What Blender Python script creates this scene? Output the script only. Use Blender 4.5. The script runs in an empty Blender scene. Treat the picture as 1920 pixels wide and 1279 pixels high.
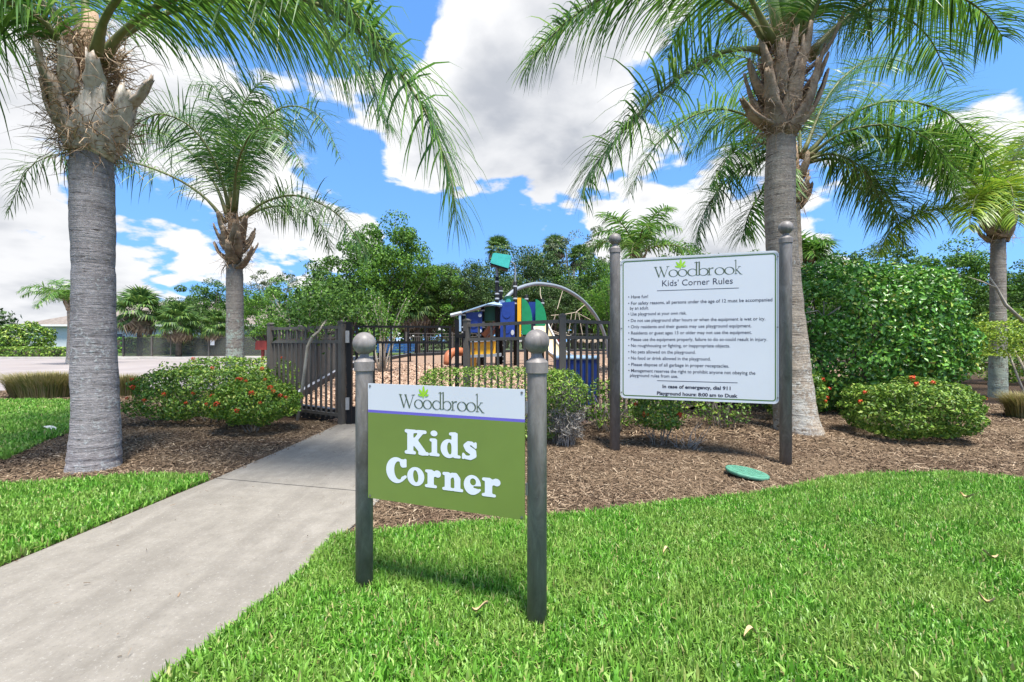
import bpy, math, random
import numpy as np
from mathutils import Vector, Matrix

# ------------------------------------------------------------------ camera
sc = bpy.context.scene
COL = sc.collection
F, H = 853.0, 1.2
cam_d = bpy.data.cameras.new('camera'); cam = bpy.data.objects.new('camera', cam_d); COL.objects.link(cam)
cam_d.sensor_width = 36.0; cam_d.lens = 16.0; cam_d.clip_start = 0.05; cam_d.clip_end = 2000
cam.location = (0, 0, H); cam.rotation_euler = (math.radians(90), 0, 0)
sc.camera = cam

def P(px, py, y):
    """photo pixel and distance -> point in the place"""
    return Vector(((px - 960) / F * y, y, H - (py - 640) / F * y))

# ------------------------------------------------------------------ world
SUN_EL, SUN_AZ = math.radians(68), math.radians(158)     # azimuth clockwise from +Y
w = bpy.data.worlds.new('World'); sc.world = w; w.use_nodes = True
wn, wl = w.node_tree.nodes, w.node_tree.links
wn.clear()
def N(nodes, links, kind, ins=None, **props):
    n = nodes.new(kind)
    for k, v in props.items(): setattr(n, k, v)
    for k, v in (ins or {}).items():
        if isinstance(v, bpy.types.NodeSocket): links.new(v, n.inputs[k])
        else: n.inputs[k].default_value = v
    return n
def W(kind, ins=None, **p): return N(wn, wl, kind, ins, **p)
def wmath(op, a, b=0.0, c=0.0, clamp=False):
    return W('ShaderNodeMath', {0: a, 1: b, 2: c}, operation=op, use_clamp=clamp).outputs[0]
def wmap(v, a, b, c, d, interp='SMOOTHSTEP'):
    return W('ShaderNodeMapRange', {'Value': v, 'From Min': a, 'From Max': b, 'To Min': c, 'To Max': d},
             interpolation_type=interp).outputs[0]
tc = W('ShaderNodeTexCoord')
D = W('ShaderNodeVectorMath', {0: tc.outputs['Generated']}, operation='NORMALIZE').outputs[0]
sep = W('ShaderNodeSeparateXYZ', {0: D})
zz = wmath('ADD', wmath('MAXIMUM', sep.outputs['Z'], 0.0), 0.42)
pc = W('ShaderNodeCombineXYZ', {'X': wmath('DIVIDE', sep.outputs['X'], zz), 'Y': wmath('DIVIDE', sep.outputs['Y'], zz),
                                'Z': wmath('DIVIDE', wmath('MULTIPLY', sep.outputs['Z'], 1.9), zz)}).outputs[0]
def density(vec):
    n1 = W('ShaderNodeTexNoise', {'Vector': vec, 'Scale': 3.0, 'Detail': 7.0, 'Roughness': 0.56, 'Distortion': 0.15}).outputs[0]
    vo = W('ShaderNodeTexVoronoi', {'Vector': vec, 'Scale': 11.0, 'Detail': 1.0, 'Roughness': 0.5}, feature='F1').outputs['Distance']
    return wmath('ADD', n1, wmath('MULTIPLY', wmath('SUBTRACT', 0.45, vo), 0.13))
off = W('ShaderNodeVectorMath', {0: pc, 1: (3.1, 7.7, 1.4)}, operation='ADD').outputs[0]
up = W('ShaderNodeVectorMath', {0: off, 1: (0.02, -0.03, 0.10)}, operation='ADD').outputs[0]
macro = None
for px, py, rad, amt in [(640, 70, 9, -.26), (1830, 90, 20, -.32), (960, 425, 8, -.2), (820, 430, 6, -.15), (1110, 395, 5, -.12),
                         (310, 440, 5, -.26), (200, 330, 3, -.12), (690, 360, 5, -.12), (420, 60, 4, -.1), (1200, 360, 4, -.10), (240, 160, 14, .14), (960, 200, 13, .26), (90, 430, 12, .11), (90, 540, 10, .10), (150, 330, 3, -.05),
                         (1290, 400, 8, .22), (1600, 440, 12, .24), (1180, 430, 5, .14), (60, 300, 14, -.05), (1900, 300, 5, .16), (620, 300, 10, .12), (1060, 360, 4, .1)]:
    c = Vector(((px - 960) / F, 1, -(py - 640) / F)).normalized()
    dt = W('ShaderNodeVectorMath', {0: D, 1: c}, operation='DOT_PRODUCT').outputs['Value']
    b = wmap(dt, math.cos(math.radians(rad * 1.5)), math.cos(math.radians(rad * .3)), 0, amt)
    macro = b if macro is None else wmath('ADD', macro, b)
d0 = wmath('ADD', density(off), macro)
d1 = wmath('ADD', density(up), macro)
T0 = 0.445
cover = wmap(d0, T0, T0 + .07, 0, 1)
shade = wmap(d1, T0 + .04, T0 + .50, 0, 1)
bel = W('ShaderNodeVectorMath', {0: D, 1: Vector(((980 - 960) / F, 1, (640 - 285) / F)).normalized()}, operation='DOT_PRODUCT').outputs['Value']
shade = wmath('ADD', wmath('MULTIPLY', shade, .9), wmap(bel, math.cos(math.radians(13)), math.cos(math.radians(3)), 0, .32), clamp=True)
bel2 = W('ShaderNodeVectorMath', {0: D, 1: Vector(((40 - 960) / F, 1, (640 - 330) / F)).normalized()}, operation='DOT_PRODUCT').outputs['Value']
shade = wmath('ADD', shade, wmap(bel2, math.cos(math.radians(16)), math.cos(math.radians(4)), 0, .22), clamp=True)
ccol = W('ShaderNodeMix', {'Factor': shade, 'A': (10.6, 10.6, 10.7, 1), 'B': (5.6, 5.9, 6.5, 1)}, data_type='RGBA')
ccol.inputs[6].default_value = (2.98, 2.99, 3.03, 1); ccol.inputs[7].default_value = (1.55, 1.64, 1.82, 1)
sky = W('ShaderNodeTexSky', sky_type='NISHITA', sun_disc=False, sun_elevation=SUN_EL, sun_rotation=SUN_AZ,
        air_density=1.0, dust_density=0.0, ozone_density=2.2)
skyv = W('ShaderNodeCombineXYZ', {'X': sep.outputs['X'], 'Y': sep.outputs['Y'], 'Z': wmath('MULTIPLY_ADD', wmath('MAXIMUM', sep.outputs['Z'], 0.0), .75, .30)}).outputs[0]
wl.new(W('ShaderNodeVectorMath', {0: skyv}, operation='NORMALIZE').outputs[0], sky.inputs[0])
hsv = W('ShaderNodeHueSaturation', {'Saturation': 1.2, 'Value': 0.96, 'Color': sky.outputs[0]})
mixs = W('ShaderNodeMix', data_type='RGBA')
wl.new(cover, mixs.inputs[0]); wl.new(hsv.outputs[0], mixs.inputs[6]); wl.new(ccol.outputs[2], mixs.inputs[7])
bg = W('ShaderNodeBackground', {'Color': mixs.outputs[2], 'Strength': 0.12})
out = W('ShaderNodeOutputWorld', {'Surface': bg.outputs[0]})
w.cycles.sampling_method = 'MANUAL'; w.cycles.sample_map_resolution = 512

# ------------------------------------------------------------------ sun (behind thin cloud: soft)
sd = bpy.data.lights.new('sun', 'SUN'); sd.energy = 3.2; sd.angle = math.radians(13); sd.color = (1, .955, .88)
sun = bpy.data.objects.new('sun', sd); COL.objects.link(sun)
sdir = Vector((math.sin(SUN_AZ) * math.cos(SUN_EL), math.cos(SUN_AZ) * math.cos(SUN_EL), math.sin(SUN_EL)))
sun.rotation_euler = sdir.to_track_quat('Z', 'Y').to_euler(); sun.location = (3, -4, 12)

vs = sc.view_settings
vs.view_transform = 'Standard'; vs.look = 'None'; vs.gamma = 1; vs.use_curve_mapping = False; vs.exposure = 1.6
sc.cycles.max_bounces = 5; sc.cycles.transparent_max_bounces = 6; sc.cycles.caustics_reflective = False; sc.cycles.caustics_refractive = False

# ------------------------------------------------------------------ helpers
def rgb(h):
    v = [int(h[i:i + 2], 16) / 255 for i in (0, 2, 4)]
    return tuple((c / 12.92 if c <= .04045 else ((c + .055) / 1.055) ** 2.4) for c in v) + (1,)
class Mat:
    def __init__(s, name):
        s.m = bpy.data.materials.new(name); s.m.use_nodes = True
        s.n, s.l = s.m.node_tree.nodes, s.m.node_tree.links
        s.b = s.n['Principled BSDF']; s.out = s.n['Material Output']
    def __call__(s, kind, ins=None, **p): return N(s.n, s.l, kind, ins, **p)
    def noise(s, vec, scale, detail=4, rough=.55, dist=0):
        return s('ShaderNodeTexNoise', {'Vector': vec, 'Scale': scale, 'Detail': detail, 'Roughness': rough, 'Distortion': dist}).outputs[0]
    def ramp(s, fac, stops):
        r = s('ShaderNodeValToRGB', {'Fac': fac}); e = r.color_ramp.elements
        while len(e) < len(stops): e.new(.5)
        for k, (p, c) in enumerate(stops): e[k].position = p; e[k].color = c
        return r.outputs[0]
    def mix(s, fac, a, b, mode='MIX'):
        n = s('ShaderNodeMix', data_type='RGBA', blend_type=mode)
        for i, v in ((0, fac), (6, a), (7, b)):
            if isinstance(v, bpy.types.NodeSocket): s.l.new(v, n.inputs[i])
            else: n.inputs[i].default_value = v
        return n.outputs[2]
    def set(s, **kw):
        for k, v in kw.items():
            i = s.b.inputs[k.replace('_', ' ')]
            if isinstance(v, bpy.types.NodeSocket): s.l.new(v, i)
            else: i.default_value = v
        return s
    def bump(s, h, strength=.3, dist=.01):
        b = s('ShaderNodeBump', {'Height': h, 'Strength': strength, 'Distance': dist})
        s.l.new(b.outputs[0], s.b.inputs['Normal']); return s
    def vec(s, obj=True):
        return s('ShaderNodeTexCoord').outputs['Object'] if obj else s('ShaderNodeNewGeometry').outputs['Position']

def leaf_mat(name, stops, trans=.35, rough=.45, patch=None, pscale=.8, spec=.35):
    m = Mat(name)
    g = m('ShaderNodeNewGeometry')
    c = m.ramp(g.outputs['Random Per Island'], stops)
    if patch:
        pn = m.noise(g.outputs['Position'], pscale, 3)
        f = m('ShaderNodeMapRange', {'Value': pn, 'From Min': .42, 'From Max': .68, 'To Min': 0, 'To Max': .75}).outputs[0]
        c = m.mix(f, c, patch)
    m.set(Base_Color=c, Roughness=rough, Specular_IOR_Level=spec)
    t = m('ShaderNodeBsdfTranslucent', {'Color': m.mix(.35, c, (.35, .5, .06, 1), 'MULTIPLY') if False else c})
    mx = m('ShaderNodeMixShader', {0: trans, 1: m.b.outputs[0], 2: t.outputs[0]})
    m.l.new(mx.outputs[0], m.out.inputs[0])
    return m.m

def noise_mat(name, c1, c2, scale=8, rough=.8, bump=.2, bdist=.01, detail=5, spec=.3, lo=.3, hi=.7, metallic=0, fine=None):
    m = Mat(name); v = m.vec(False)
    n = m.noise(v, scale, detail)
    m.set(Base_Color=m.ramp(n, [(lo, c1), (hi, c2)]), Roughness=rough, Specular_IOR_Level=spec, Metallic=metallic)
    if bump: m.bump(m.noise(v, fine or scale * 6, 4), bump, bdist)
    return m.m

def paint(name, c, rough=.45, dirt=.12, spec=.4, scale=5, metallic=0):
    m = Mat(name); v = m.vec(False)
    n = m.noise(v, scale, 6, .6); n2 = m.noise(v, scale * 9, 4, .6)
    dk = tuple(x * (1 - dirt * 2.2) for x in c[:3]) + (1,)
    lt = tuple(min(1, x * (1 + dirt)) for x in c[:3]) + (1,)
    col = m.ramp(n, [(.3, dk), (.55, c), (.8, lt)])
    m.set(Base_Color=col, Roughness=m('ShaderNodeMapRange', {'Value': n2, 'To Min': rough - .1, 'To Max': rough + .15}).outputs[0],
          Specular_IOR_Level=spec, Metallic=metallic)
    m.bump(n2, .06, .004)
    return m.m

class MB:
    def __init__(s): s.v, s.f = [], []
    def add(s, v, f):
        o = len(s.v); s.v += [tuple(x) for x in v]; s.f += [tuple(i + o for i in q) for q in f]; return s
    def box(s, c, d, rz=0, tilt=None):
        x, y, z = (k / 2 for k in d)
        v = [Vector((a * x, b * y, e * z)) for e in (-1, 1) for b in (-1, 1) for a in (-1, 1)]
        M = Matrix.Rotation(rz, 3, 'Z')
        if tilt is not None: M = M @ tilt
        return s.add([M @ p + Vector(c) for p in v], [(0, 2, 3, 1), (4, 5, 7, 6), (0, 1, 5, 4), (2, 6, 7, 3), (0, 4, 6, 2), (1, 3, 7, 5)])
    def bar(s, a, b, wd, ht):
        a, b = Vector(a), Vector(b); d = (b - a).normalized()
        u = Vector((0, 0, 1)) if abs(d.z) < .9 else Vector((0, 1, 0))
        r = d.cross(u).normalized() * wd / 2; u = r.cross(d).normalized() * ht / 2
        v = [p + i * r + j * u for p in (a, b) for i, j in ((-1, -1), (1, -1), (1, 1), (-1, 1))]
        return s.add(v, [(3, 2, 1, 0), (4, 5, 6, 7), (0, 1, 5, 4), (1, 2, 6, 5), (2, 3, 7, 6), (3, 0, 4, 7)])
    def tube(s, pts, rad, n=8, cap=True):
        pts = [Vector(p) for p in pts]
        if not hasattr(rad, '__len__'): rad = [rad] * len(pts)
        v, f = [], []; ref = None
        for i, p in enumerate(pts):
            d = (pts[min(i + 1, len(pts) - 1)] - pts[max(i - 1, 0)]).normalized()
            if ref is None: ref = Vector((1, 0, 0)) if abs(d.x) < .8 else Vector((0, 1, 0))
            a = (ref - d * ref.dot(d)).normalized(); b = d.cross(a); ref = a
            for k in range(n):
                t = 2 * math.pi * k / n
                v.append(p + (a * math.cos(t) + b * math.sin(t)) * rad[i])
        for i in range(len(pts) - 1):
            for k in range(n):
                f.append((i * n + k, i * n + (k + 1) % n, (i + 1) * n + (k + 1) % n, (i + 1) * n + k))
        if cap:
            f.append(tuple(range(n - 1, -1, -1))); f.append(tuple((len(pts) - 1) * n + k for k in range(n)))
        return s.add(v, f)
    def lathe(s, prof, c=(0, 0, 0), n=24):
        return s.tube([Vector((c[0], c[1], c[2] + z)) for r, z in prof], [max(r, 1e-4) for r, z in prof], n)
    def prism(s, poly, depth, M=None):
        """poly: (x,z) outline; extruded along y by depth"""
        k = len(poly); M = M or Matrix.Identity(4)
        v = [M @ Vector((x, -depth / 2, z)) for x, z in poly] + [M @ Vector((x, depth / 2, z)) for x, z in poly]
        f = [tuple(range(k)), tuple(range(2 * k - 1, k - 1, -1))] + [(i, i + k, (i + 1) % k + k, (i + 1) % k) for i in range(k)]
        return s.add(v, f)
    def mesh(s, name, smooth=False):
        me = bpy.data.meshes.new(name); me.from_pydata(s.v, [], s.f); me.validate(); me.update()
        if smooth: me.polygons.foreach_set('use_smooth', [True] * len(me.polygons))
        return me
def np_mesh(name, V, Fs, smooth=False):
    """V (n,3); Fs list of (m,k) index arrays"""
    me = bpy.data.meshes.new(name)
    me.vertices.add(len(V)); me.vertices.foreach_set('co', np.ascontiguousarray(V, dtype=np.float32).ravel())
    loops = np.concatenate([f.ravel() for f in Fs]).astype(np.int32)
    tot = np.concatenate([np.full(len(f), f.shape[1]) for f in Fs]).astype(np.int32)
    st = np.concatenate([[0], np.cumsum(tot)[:-1]]).astype(np.int32)
    me.loops.add(len(loops)); me.loops.foreach_set('vertex_index', loops)
    me.polygons.add(len(tot)); me.polygons.foreach_set('loop_start', st)
    me.update(calc_edges=True)
    if smooth: me.polygons.foreach_set('use_smooth', [True] * len(tot))
    return me
def world_of(o):
    M = o.matrix_basis.copy()
    return world_of(o.parent) @ o.matrix_parent_inverse @ M if o.parent else M
def obj(name, me, mat, parent=None, loc=None, rz=0):
    if isinstance(me, MB): me = me.mesh(name)
    o = bpy.data.objects.new(name, me); COL.objects.link(o)
    if mat and not me.materials: me.materials.append(mat)
    if parent:
        o.parent = parent
        if loc is None: o.matrix_parent_inverse = world_of(parent).inverted()
    if loc is not None: o.location = loc; o.rotation_euler.z = rz
    return o
def tag(o, label=None, cat=None, group=None, kind=None):
    for k, v in (('label', label), ('category', cat), ('group', group), ('kind', kind)):
        if v: o[k] = v
    return o
def empty(name, loc, label, cat, group=None):
    o = bpy.data.objects.new(name, None); COL.objects.link(o); o.location = loc; o.empty_display_size = .2
    return tag(o, label, cat, group)
def rot_part(name, me, mat, parent, loc, rz):       # part placed by its own location, in the parent's frame
    return obj(name, me, mat, parent, Vector(loc) - parent.location, rz)
def smoothall(me): me.polygons.foreach_set('use_smooth', [True] * len(me.polygons)); return me
rng = np.random.default_rng(7)
random.seed(7)

def catmull(pts, n):
    pts = [Vector(p) for p in pts]
    p = [pts[0] * 2 - pts[1]] + pts + [pts[-1] * 2 - pts[-2]]
    outp = []
    for i in range(n):
        t = i / (n - 1) * (len(pts) - 1); k = min(int(t), len(pts) - 2); t -= k
        a, b, c, d = p[k:k + 4]
        outp.append(.5 * ((2 * b) + (c - a) * t + (2 * a - 5 * b + 4 * c - d) * t * t + (3 * b - a - 3 * c + d) * t ** 3))
    return outp
def norm(a): return a / np.maximum(np.linalg.norm(a, axis=-1, keepdims=True), 1e-9)

def leaves(pts, nrm, size, aspect=.45, spread=.7, fold=.15, seed=0, updir=.25):
    """kite-shaped folded leaves (4 verts, 2 tris) at pts, facing about nrm"""
    r = np.random.default_rng(seed); n = len(pts)
    nn = norm(nrm + r.normal(0, spread, (n, 3)) + np.array([0, 0, updir]))
    t = norm(np.cross(nn, r.normal(0, 1, (n, 3)))); s = np.cross(nn, t)
    L = size * r.uniform(.65, 1.25, (n, 1)); w2 = L * aspect * .5 * r.uniform(.8, 1.2, (n, 1))
    base = pts - t * L * .5
    tip = pts + t * L * .5 - nn * L * .12
    mid = pts - t * L * .03
    a = mid + s * w2 + nn * L * fold; b = mid - s * w2 + nn * L * fold
    V = np.stack([base, a, tip, b], 1).reshape(-1, 3)
    i = np.arange(n)[:, None] * 4
    return V, np.concatenate([i + np.array([0, 1, 2]), i + np.array([0, 2, 3])], 0)
def leaf_mesh(name, *a, **k):
    V, Fx = leaves(*a, **k); return np_mesh(name, V, [Fx])

def sdf_grid_noise(p, seed, scale):
    """cheap smooth value noise from summed sines, for lumpy outlines"""
    r = np.random.default_rng(seed); o = 0
    for k in range(7):
        d = norm(r.normal(0, 1, 3)); f_ = scale * r.uniform(.6, 2.2)
        o = o + np.sin(p @ d * f_ + r.uniform(0, 6.28)) / 7 * 1.6
    return o

def in_poly(x, y, poly):
    c = np.zeros(len(x), bool); j = len(poly) - 1
    for i in range(len(poly)):
        xi, yi = poly[i]; xj, yj = poly[j]
        k = ((yi > y) != (yj > y)) & (x < (xj - xi) * (y - yi) / (yj - yi + 1e-12) + xi)
        c ^= k; j = i
    return c

# ------------------------------------------------------------------ materials
G = lambda *c: tuple(c) + (1,)
m_soil = noise_mat('soil', G(.05, .035, .022), G(.13, .09, .055), 14, .95, .6, .02)
m_grassbase = noise_mat('turf_ground', G(.03, .06, .012), G(.09, .13, .035), 9, .95, .4, .02)
m_blade = leaf_mat('grass_blade', [(0, G(.04, .135, .012)), (.35, G(.10, .29, .024)), (.7, G(.18, .42, .046)), (.9, G(.33, .54, .12)), (.95, G(.44, .52, .20)), (1, G(.48, .36, .18))], .32, .42, G(.24, .36, .075), 2.6)
m_mulchbase = noise_mat('mulch_bed', G(.03, .018, .01), G(.12, .075, .045), 55, .95, .9, .03, 6)
mm = Mat('mulch_chip'); g_ = mm('ShaderNodeNewGeometry')
c_ = mm.ramp(g_.outputs['Random Per Island'], [(0, G(.022, .0135, .008)), (.35, G(.078, .051, .031)), (.65, G(.155, .106, .068)), (.86, G(.29, .208, .14)), (1, G(.50, .40, .285))])
pn_ = mm('ShaderNodeMapRange', {'Value': mm.noise(g_.outputs['Position'], 1.1, 3), 'From Min': .35, 'From Max': .7, 'To Min': 0, 'To Max': .6}).outputs[0]
c_ = mm.mix(mm('ShaderNodeMapRange', {'Value': mm.noise(g_.outputs['Position'], 2.7, 4), 'From Min': .5, 'From Max': .66, 'To Min': 0, 'To Max': .6}).outputs[0], c_, G(.09, .055, .036))
mm.set(Base_Color=mm.mix(pn_, c_, G(.22, .158, .10), 'MIX'), Roughness=.9, Specular_IOR_Level=.2); m_chip = mm.m
mm = Mat('play_chip'); g_ = mm('ShaderNodeNewGeometry')
mm.set(Base_Color=mm.ramp(g_.outputs['Random Per Island'], [(0, G(.16, .095, .06)), (.5, G(.34, .22, .15)), (1, G(.55, .41, .30))]), Roughness=.9); m_pchip = mm.m
m_playbase = noise_mat('play_mulch', G(.16, .10, .065), G(.42, .29, .21), 26, .95, .8, .03, 7, lo=.36, hi=.66)

mm = Mat('concrete'); v_ = mm.vec(False)
big = mm.noise(v_, 1.3, 5, .6); fine = mm.noise(v_, 75, 6, .8); med = mm.noise(v_, 9, 6, .65)
st_ = mm('ShaderNodeMapping', {'Vector': v_, 'Scale': (5.5, .7, 1)}); streak = mm.noise(st_.outputs[0], 1.0, 4, .6)
c0 = mm.ramp(big, [(.3, G(.165, .15, .127)), (.7, G(.245, .224, .193))])
c1 = mm.mix(.6, c0, mm.ramp(med, [(.3, G(.17, .155, .132)), (.7, G(.272, .25, .217))]))
c1 = mm.mix(mm('ShaderNodeMapRange', {'Value': streak, 'From Min': .45, 'From Max': .60, 'To Min': 0, 'To Max': .4}).outputs[0], c1, G(.14, .126, .108))
c1 = mm.mix(mm('ShaderNodeMapRange', {'Value': fine, 'From Min': .57, 'From Max': .68, 'To Min': 0, 'To Max': .7}).outputs[0], c1, G(.40, .38, .35))
c1 = mm.mix(mm('ShaderNodeMapRange', {'Value': fine, 'From Min': .43, 'From Max': .32, 'To Min': 0, 'To Max': .75}).outputs[0], c1, G(.11, .10, .09))
mm.set(Base_Color=c1, Roughness=.88, Specular_IOR_Level=.25); mm.bump(fine, .35, .006); m_conc = mm.m

mm = Mat('asphalt_pale'); v_ = mm.vec(False)
c0 = mm.ramp(mm.noise(v_, .35, 6, .6), [(.3, G(.215, .185, .175)), (.7, G(.30, .265, .25))])
ln = mm('ShaderNodeMapping', {'Vector': v_, 'Scale': (.25, 2.2, 1)})
c0 = mm.mix(mm('ShaderNodeMapRange', {'Value': mm.noise(ln.outputs[0], 1.2, 5, .6), 'From Min': .5, 'From Max': .7, 'To Min': 0, 'To Max': .4}).outputs[0], c0, G(.16, .14, .135))
mm.set(Base_Color=c0, Roughness=.9); mm.bump(mm.noise(v_, 60, 3), .2, .01); m_road = mm.m
m_kerb = noise_mat('kerb_concrete', G(.36, .34, .30), G(.5, .48, .44), 2, .9, .2)

# weathered grey-brown painted aluminium (sign posts)
mm = Mat('post_paint'); v_ = mm.vec(False); g_ = mm('ShaderNodeSeparateXYZ', {0: v_})
mp = mm('ShaderNodeMapping', {'Vector': v_, 'Scale': (14, 14, 4.5)})
n0 = mm.noise(mp.outputs[0], 1.2, 7, .72, .8); n1 = mm.noise(v_, 70, 4, .6); n2 = mm.noise(v_, 11, 5, .7)
c0 = mm.ramp(n0, [(.25, G(.085, .074, .068)), (.5, G(.175, .158, .148)), (.72, G(.27, .25, .238))])
lo_ = mm('ShaderNodeMapRange', {'Value': g_.outputs['Z'], 'From Min': .02, 'From Max': .28, 'To Min': .6, 'To Max': 0}).outputs[0]
spl = mm('ShaderNodeMath', {0: lo_, 1: mm('ShaderNodeMapRange', {'Value': n2, 'From Min': .35, 'From Max': .6}).outputs[0]}, operation='MULTIPLY').outputs[0]
c0 = mm.mix(spl, c0, G(.075, .068, .06))
c0 = mm.mix(mm('ShaderNodeMapRange', {'Value': n1, 'From Min': .68, 'From Max': .74, 'To Min': 0, 'To Max': .6}).outputs[0], c0, G(.42, .41, .40))
mm.set(Base_Color=c0, Roughness=.5, Specular_IOR_Level=.45); mm.bump(n1, .08, .003); m_post = mm.m
m_fence = paint('fence_bronze_grey', G(.098, .088, .077), .5, .1)
m_black = paint('black_coating', G(.008, .008, .009), .5, .1, .2)
m_white_sign = paint('sign_white', G(.50, .53, .575), .32, .02, .5, 1.2)
m_green_sign = paint('sign_olive', G(.135, .20, .040), .42, .05, .4, 2.2)
m_purple = paint('sign_purple', G(.12, .10, .45), .4, .03)
m_letter_w = paint('letter_white', G(.60, .64, .71), .4, .02)
m_logo = paint('logo_grey_green', G(.065, .095, .06), .5, .05)
m_logoleaf = paint('logo_leaf_lime', G(.27, .52, .025), .45, .08, scale=40)
m_trim = paint('sign_green_line', G(.06, .13, .02), .45, .05)
m_text = paint('text_charcoal', G(.035, .035, .055), .5, .02)
m_screw = paint('screw_steel', G(.25, .25, .25), .4, .1, .5, 20, .8)

# ------------------------------------------------------------------ ground and beds
def sheet(name, poly, z, mat, sub=None, relief=0, seed=0, zf=None, kind='structure', skirt=None):
    """a horizontal patch: grid cells whose centres lie in poly, or the bare polygon"""
    mb = MB()
    mb.add([(x, y, z) for x, y in poly], [tuple(range(len(poly)))])
    me = mb.mesh(name)
    if sub or zf:
        import bmesh
        bm = bmesh.new(); bm.from_mesh(me)
        bmesh.ops.triangulate(bm, faces=bm.faces[:])
        for it in range(12):
            ed = [e for e in bm.edges if e.calc_length() > sub]
            if not ed: break
            bmesh.ops.subdivide_edges(bm, edges=ed, cuts=1)
            bmesh.ops.triangulate(bm, faces=[f for f in bm.faces if len(f.verts) > 3])
        co = np.array([v.co[:] for v in bm.verts])
        dz = relief * sdf_grid_noise(co * [1, 1, 0], seed, 2.0) if relief else 0
        for i, v in enumerate(bm.verts):
            v.co.z += (dz[i] if relief else 0) + (zf(v.co.x, v.co.y) if zf else 0)
        bm.to_mesh(me); bm.free()
        smoothall(me)
    o = obj(name, me, mat); o['kind'] = kind
    return o
sheet('ground', [(-700, -60), (700, -60), (700, 900), (-700, 900)], -.06, m_soil)

path_L = [(-3.05, -3), (-2.82, 0), (-2.72, 1.4), (-2.65, 2.35), (-2.53, 3.86), (-2.47, 5.0), (-2.44, 6.55)]
path_R = [(-1.95, -3), (-1.5, .2), (-1.30, 1.1), (-1.22, 1.6), (-1.10, 2.2), (-1.0, 2.88), (-.976, 3.47), (-.95, 4.6), (-.9, 6.55)]
def lerp_edge(edge, y):
    for (x0, y0), (x1, y1) in zip(edge, edge[1:]):
        if y0 <= y <= y1: return x0 + (x1 - x0) * (y - y0) / (y1 - y0)
    return edge[0][0] if y < edge[0][1] else edge[-1][0]
lawn_edge = [(-1.0, 2.70), (-.42, 2.86), (.14, 2.95), (.52, 3.05), (1.14, 3.26), (1.82, 3.43), (2.3, 3.62), (2.72, 3.83), (3.15, 3.93), (3.51, 3.95), (3.93, 3.98), (4.34, 3.78), (5.4, 3.5), (8.5, 3.2)]
left_edge = [(-9, 3.1), (-6, 3.45), (-4.19, 3.66), (-3.7, 3.85), (-3.37, 3.98), (-3.0, 3.97), (-2.7, 3.90), (-2.48, 3.86)]
lawn_right = [(-1.08, 2.70)] + lawn_edge[1:] + [(8.5, -3)] + [(x - .06, y) for x, y in path_R if y < 2.7]
lawn_left = left_edge + [(x + .06, y) for x, y in reversed(path_L) if y < 3.8] + [(-9, -3)]
lawn_far = [(-5.0, 4.5), (-5.45, 5.3), (-5.75, 6.1), (-6.6, 7.3), (-8.0, 8.6), (-8.9, 9.0), (-11, 9.0), (-18, 9.6), (-18, 4.6), (-9, 4.3)]
bed_right = lawn_edge[::-1] + [(x - .06, y) for x, y in path_R if y > 2.7] + [(-.75, 6.62), (.6, 5.95), (2.4, 7.2), (9, 12), (16, 16), (16, 3.2)]
bed_left = [p for p in left_edge] + [(x + .06, y) for x, y in path_L if y > 3.87] + [(-2.5, 6.6), (-3.9, 7.5), (-4.6, 10.6), (-9, 10.8), (-18, 11), (-18, 3.0)]
mound = lambda x, y: .07 * math.exp(-((x - 2.6) ** 2 / 9 + (y - 6.2) ** 2 / 2.2)) * min(1, max(0, (y - 3.6) / 1.5))
sheet('mulch_bed_right', bed_right, .012, m_mulchbase, .35, .010, 3, mound)
sheet('mulch_bed_left', bed_left, .012, m_mulchbase, .45, .010, 4)
sheet('lawn_right', lawn_right, .016, m_grassbase)
sheet('lawn_left', lawn_left, .016, m_grassbase)
sheet('lawn_far_left', lawn_far, .03, m_grassbase)
edge_soil = [(x + .05, y) for x, y in path_L] + [(x - .16, y) for x, y in reversed(path_L)]
sheet('soil_edge_left', edge_soil, .019, m_mulchbase, .3, .004, 8)
# the play area rises gently to the back
play_z = lambda x, y: .0125 * max(0, y - 6.5)
play_poly = [(-2.55, 6.62), (-.75, 6.66), (.6, 5.98), (2.4, 7.3), (9, 13), (16, 18), (20, 38), (-6.8, 37), (-6.3, 20.5), (-4.5, 9.6), (-3.95, 7.5)]
sheet('playground_surface', play_poly, .02, m_playbase, 2.0, .02, 5, play_z)
road_poly = [(-60, 11.0), (-9, 11.2), (-6.2, 11.6), (-5.6, 12.5), (-8.5, 31.0), (-60, 31.0)]
sheet('parking_lot', road_poly, -.02, m_road)
sheet('grass_verge_far', [(-120, 31.4), (-8.6, 31.4), (-6.9, 20.2), (-7, 37), (20, 38.2), (34, 20), (120, 20), (200, 400), (-200, 400)], -.015, m_grassbase)
kb = MB(); kb.box((-34, 31.2, .03), (51, .35, .16)); o = obj('kerb_far', kb, m_kerb); o['kind'] = 'structure'
kb = MB(); kb.box((-30.5, 33.2, .035), (44, 3.2, .05)); o = obj('sidewalk_far', kb, m_kerb); o['kind'] = 'structure'

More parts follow.
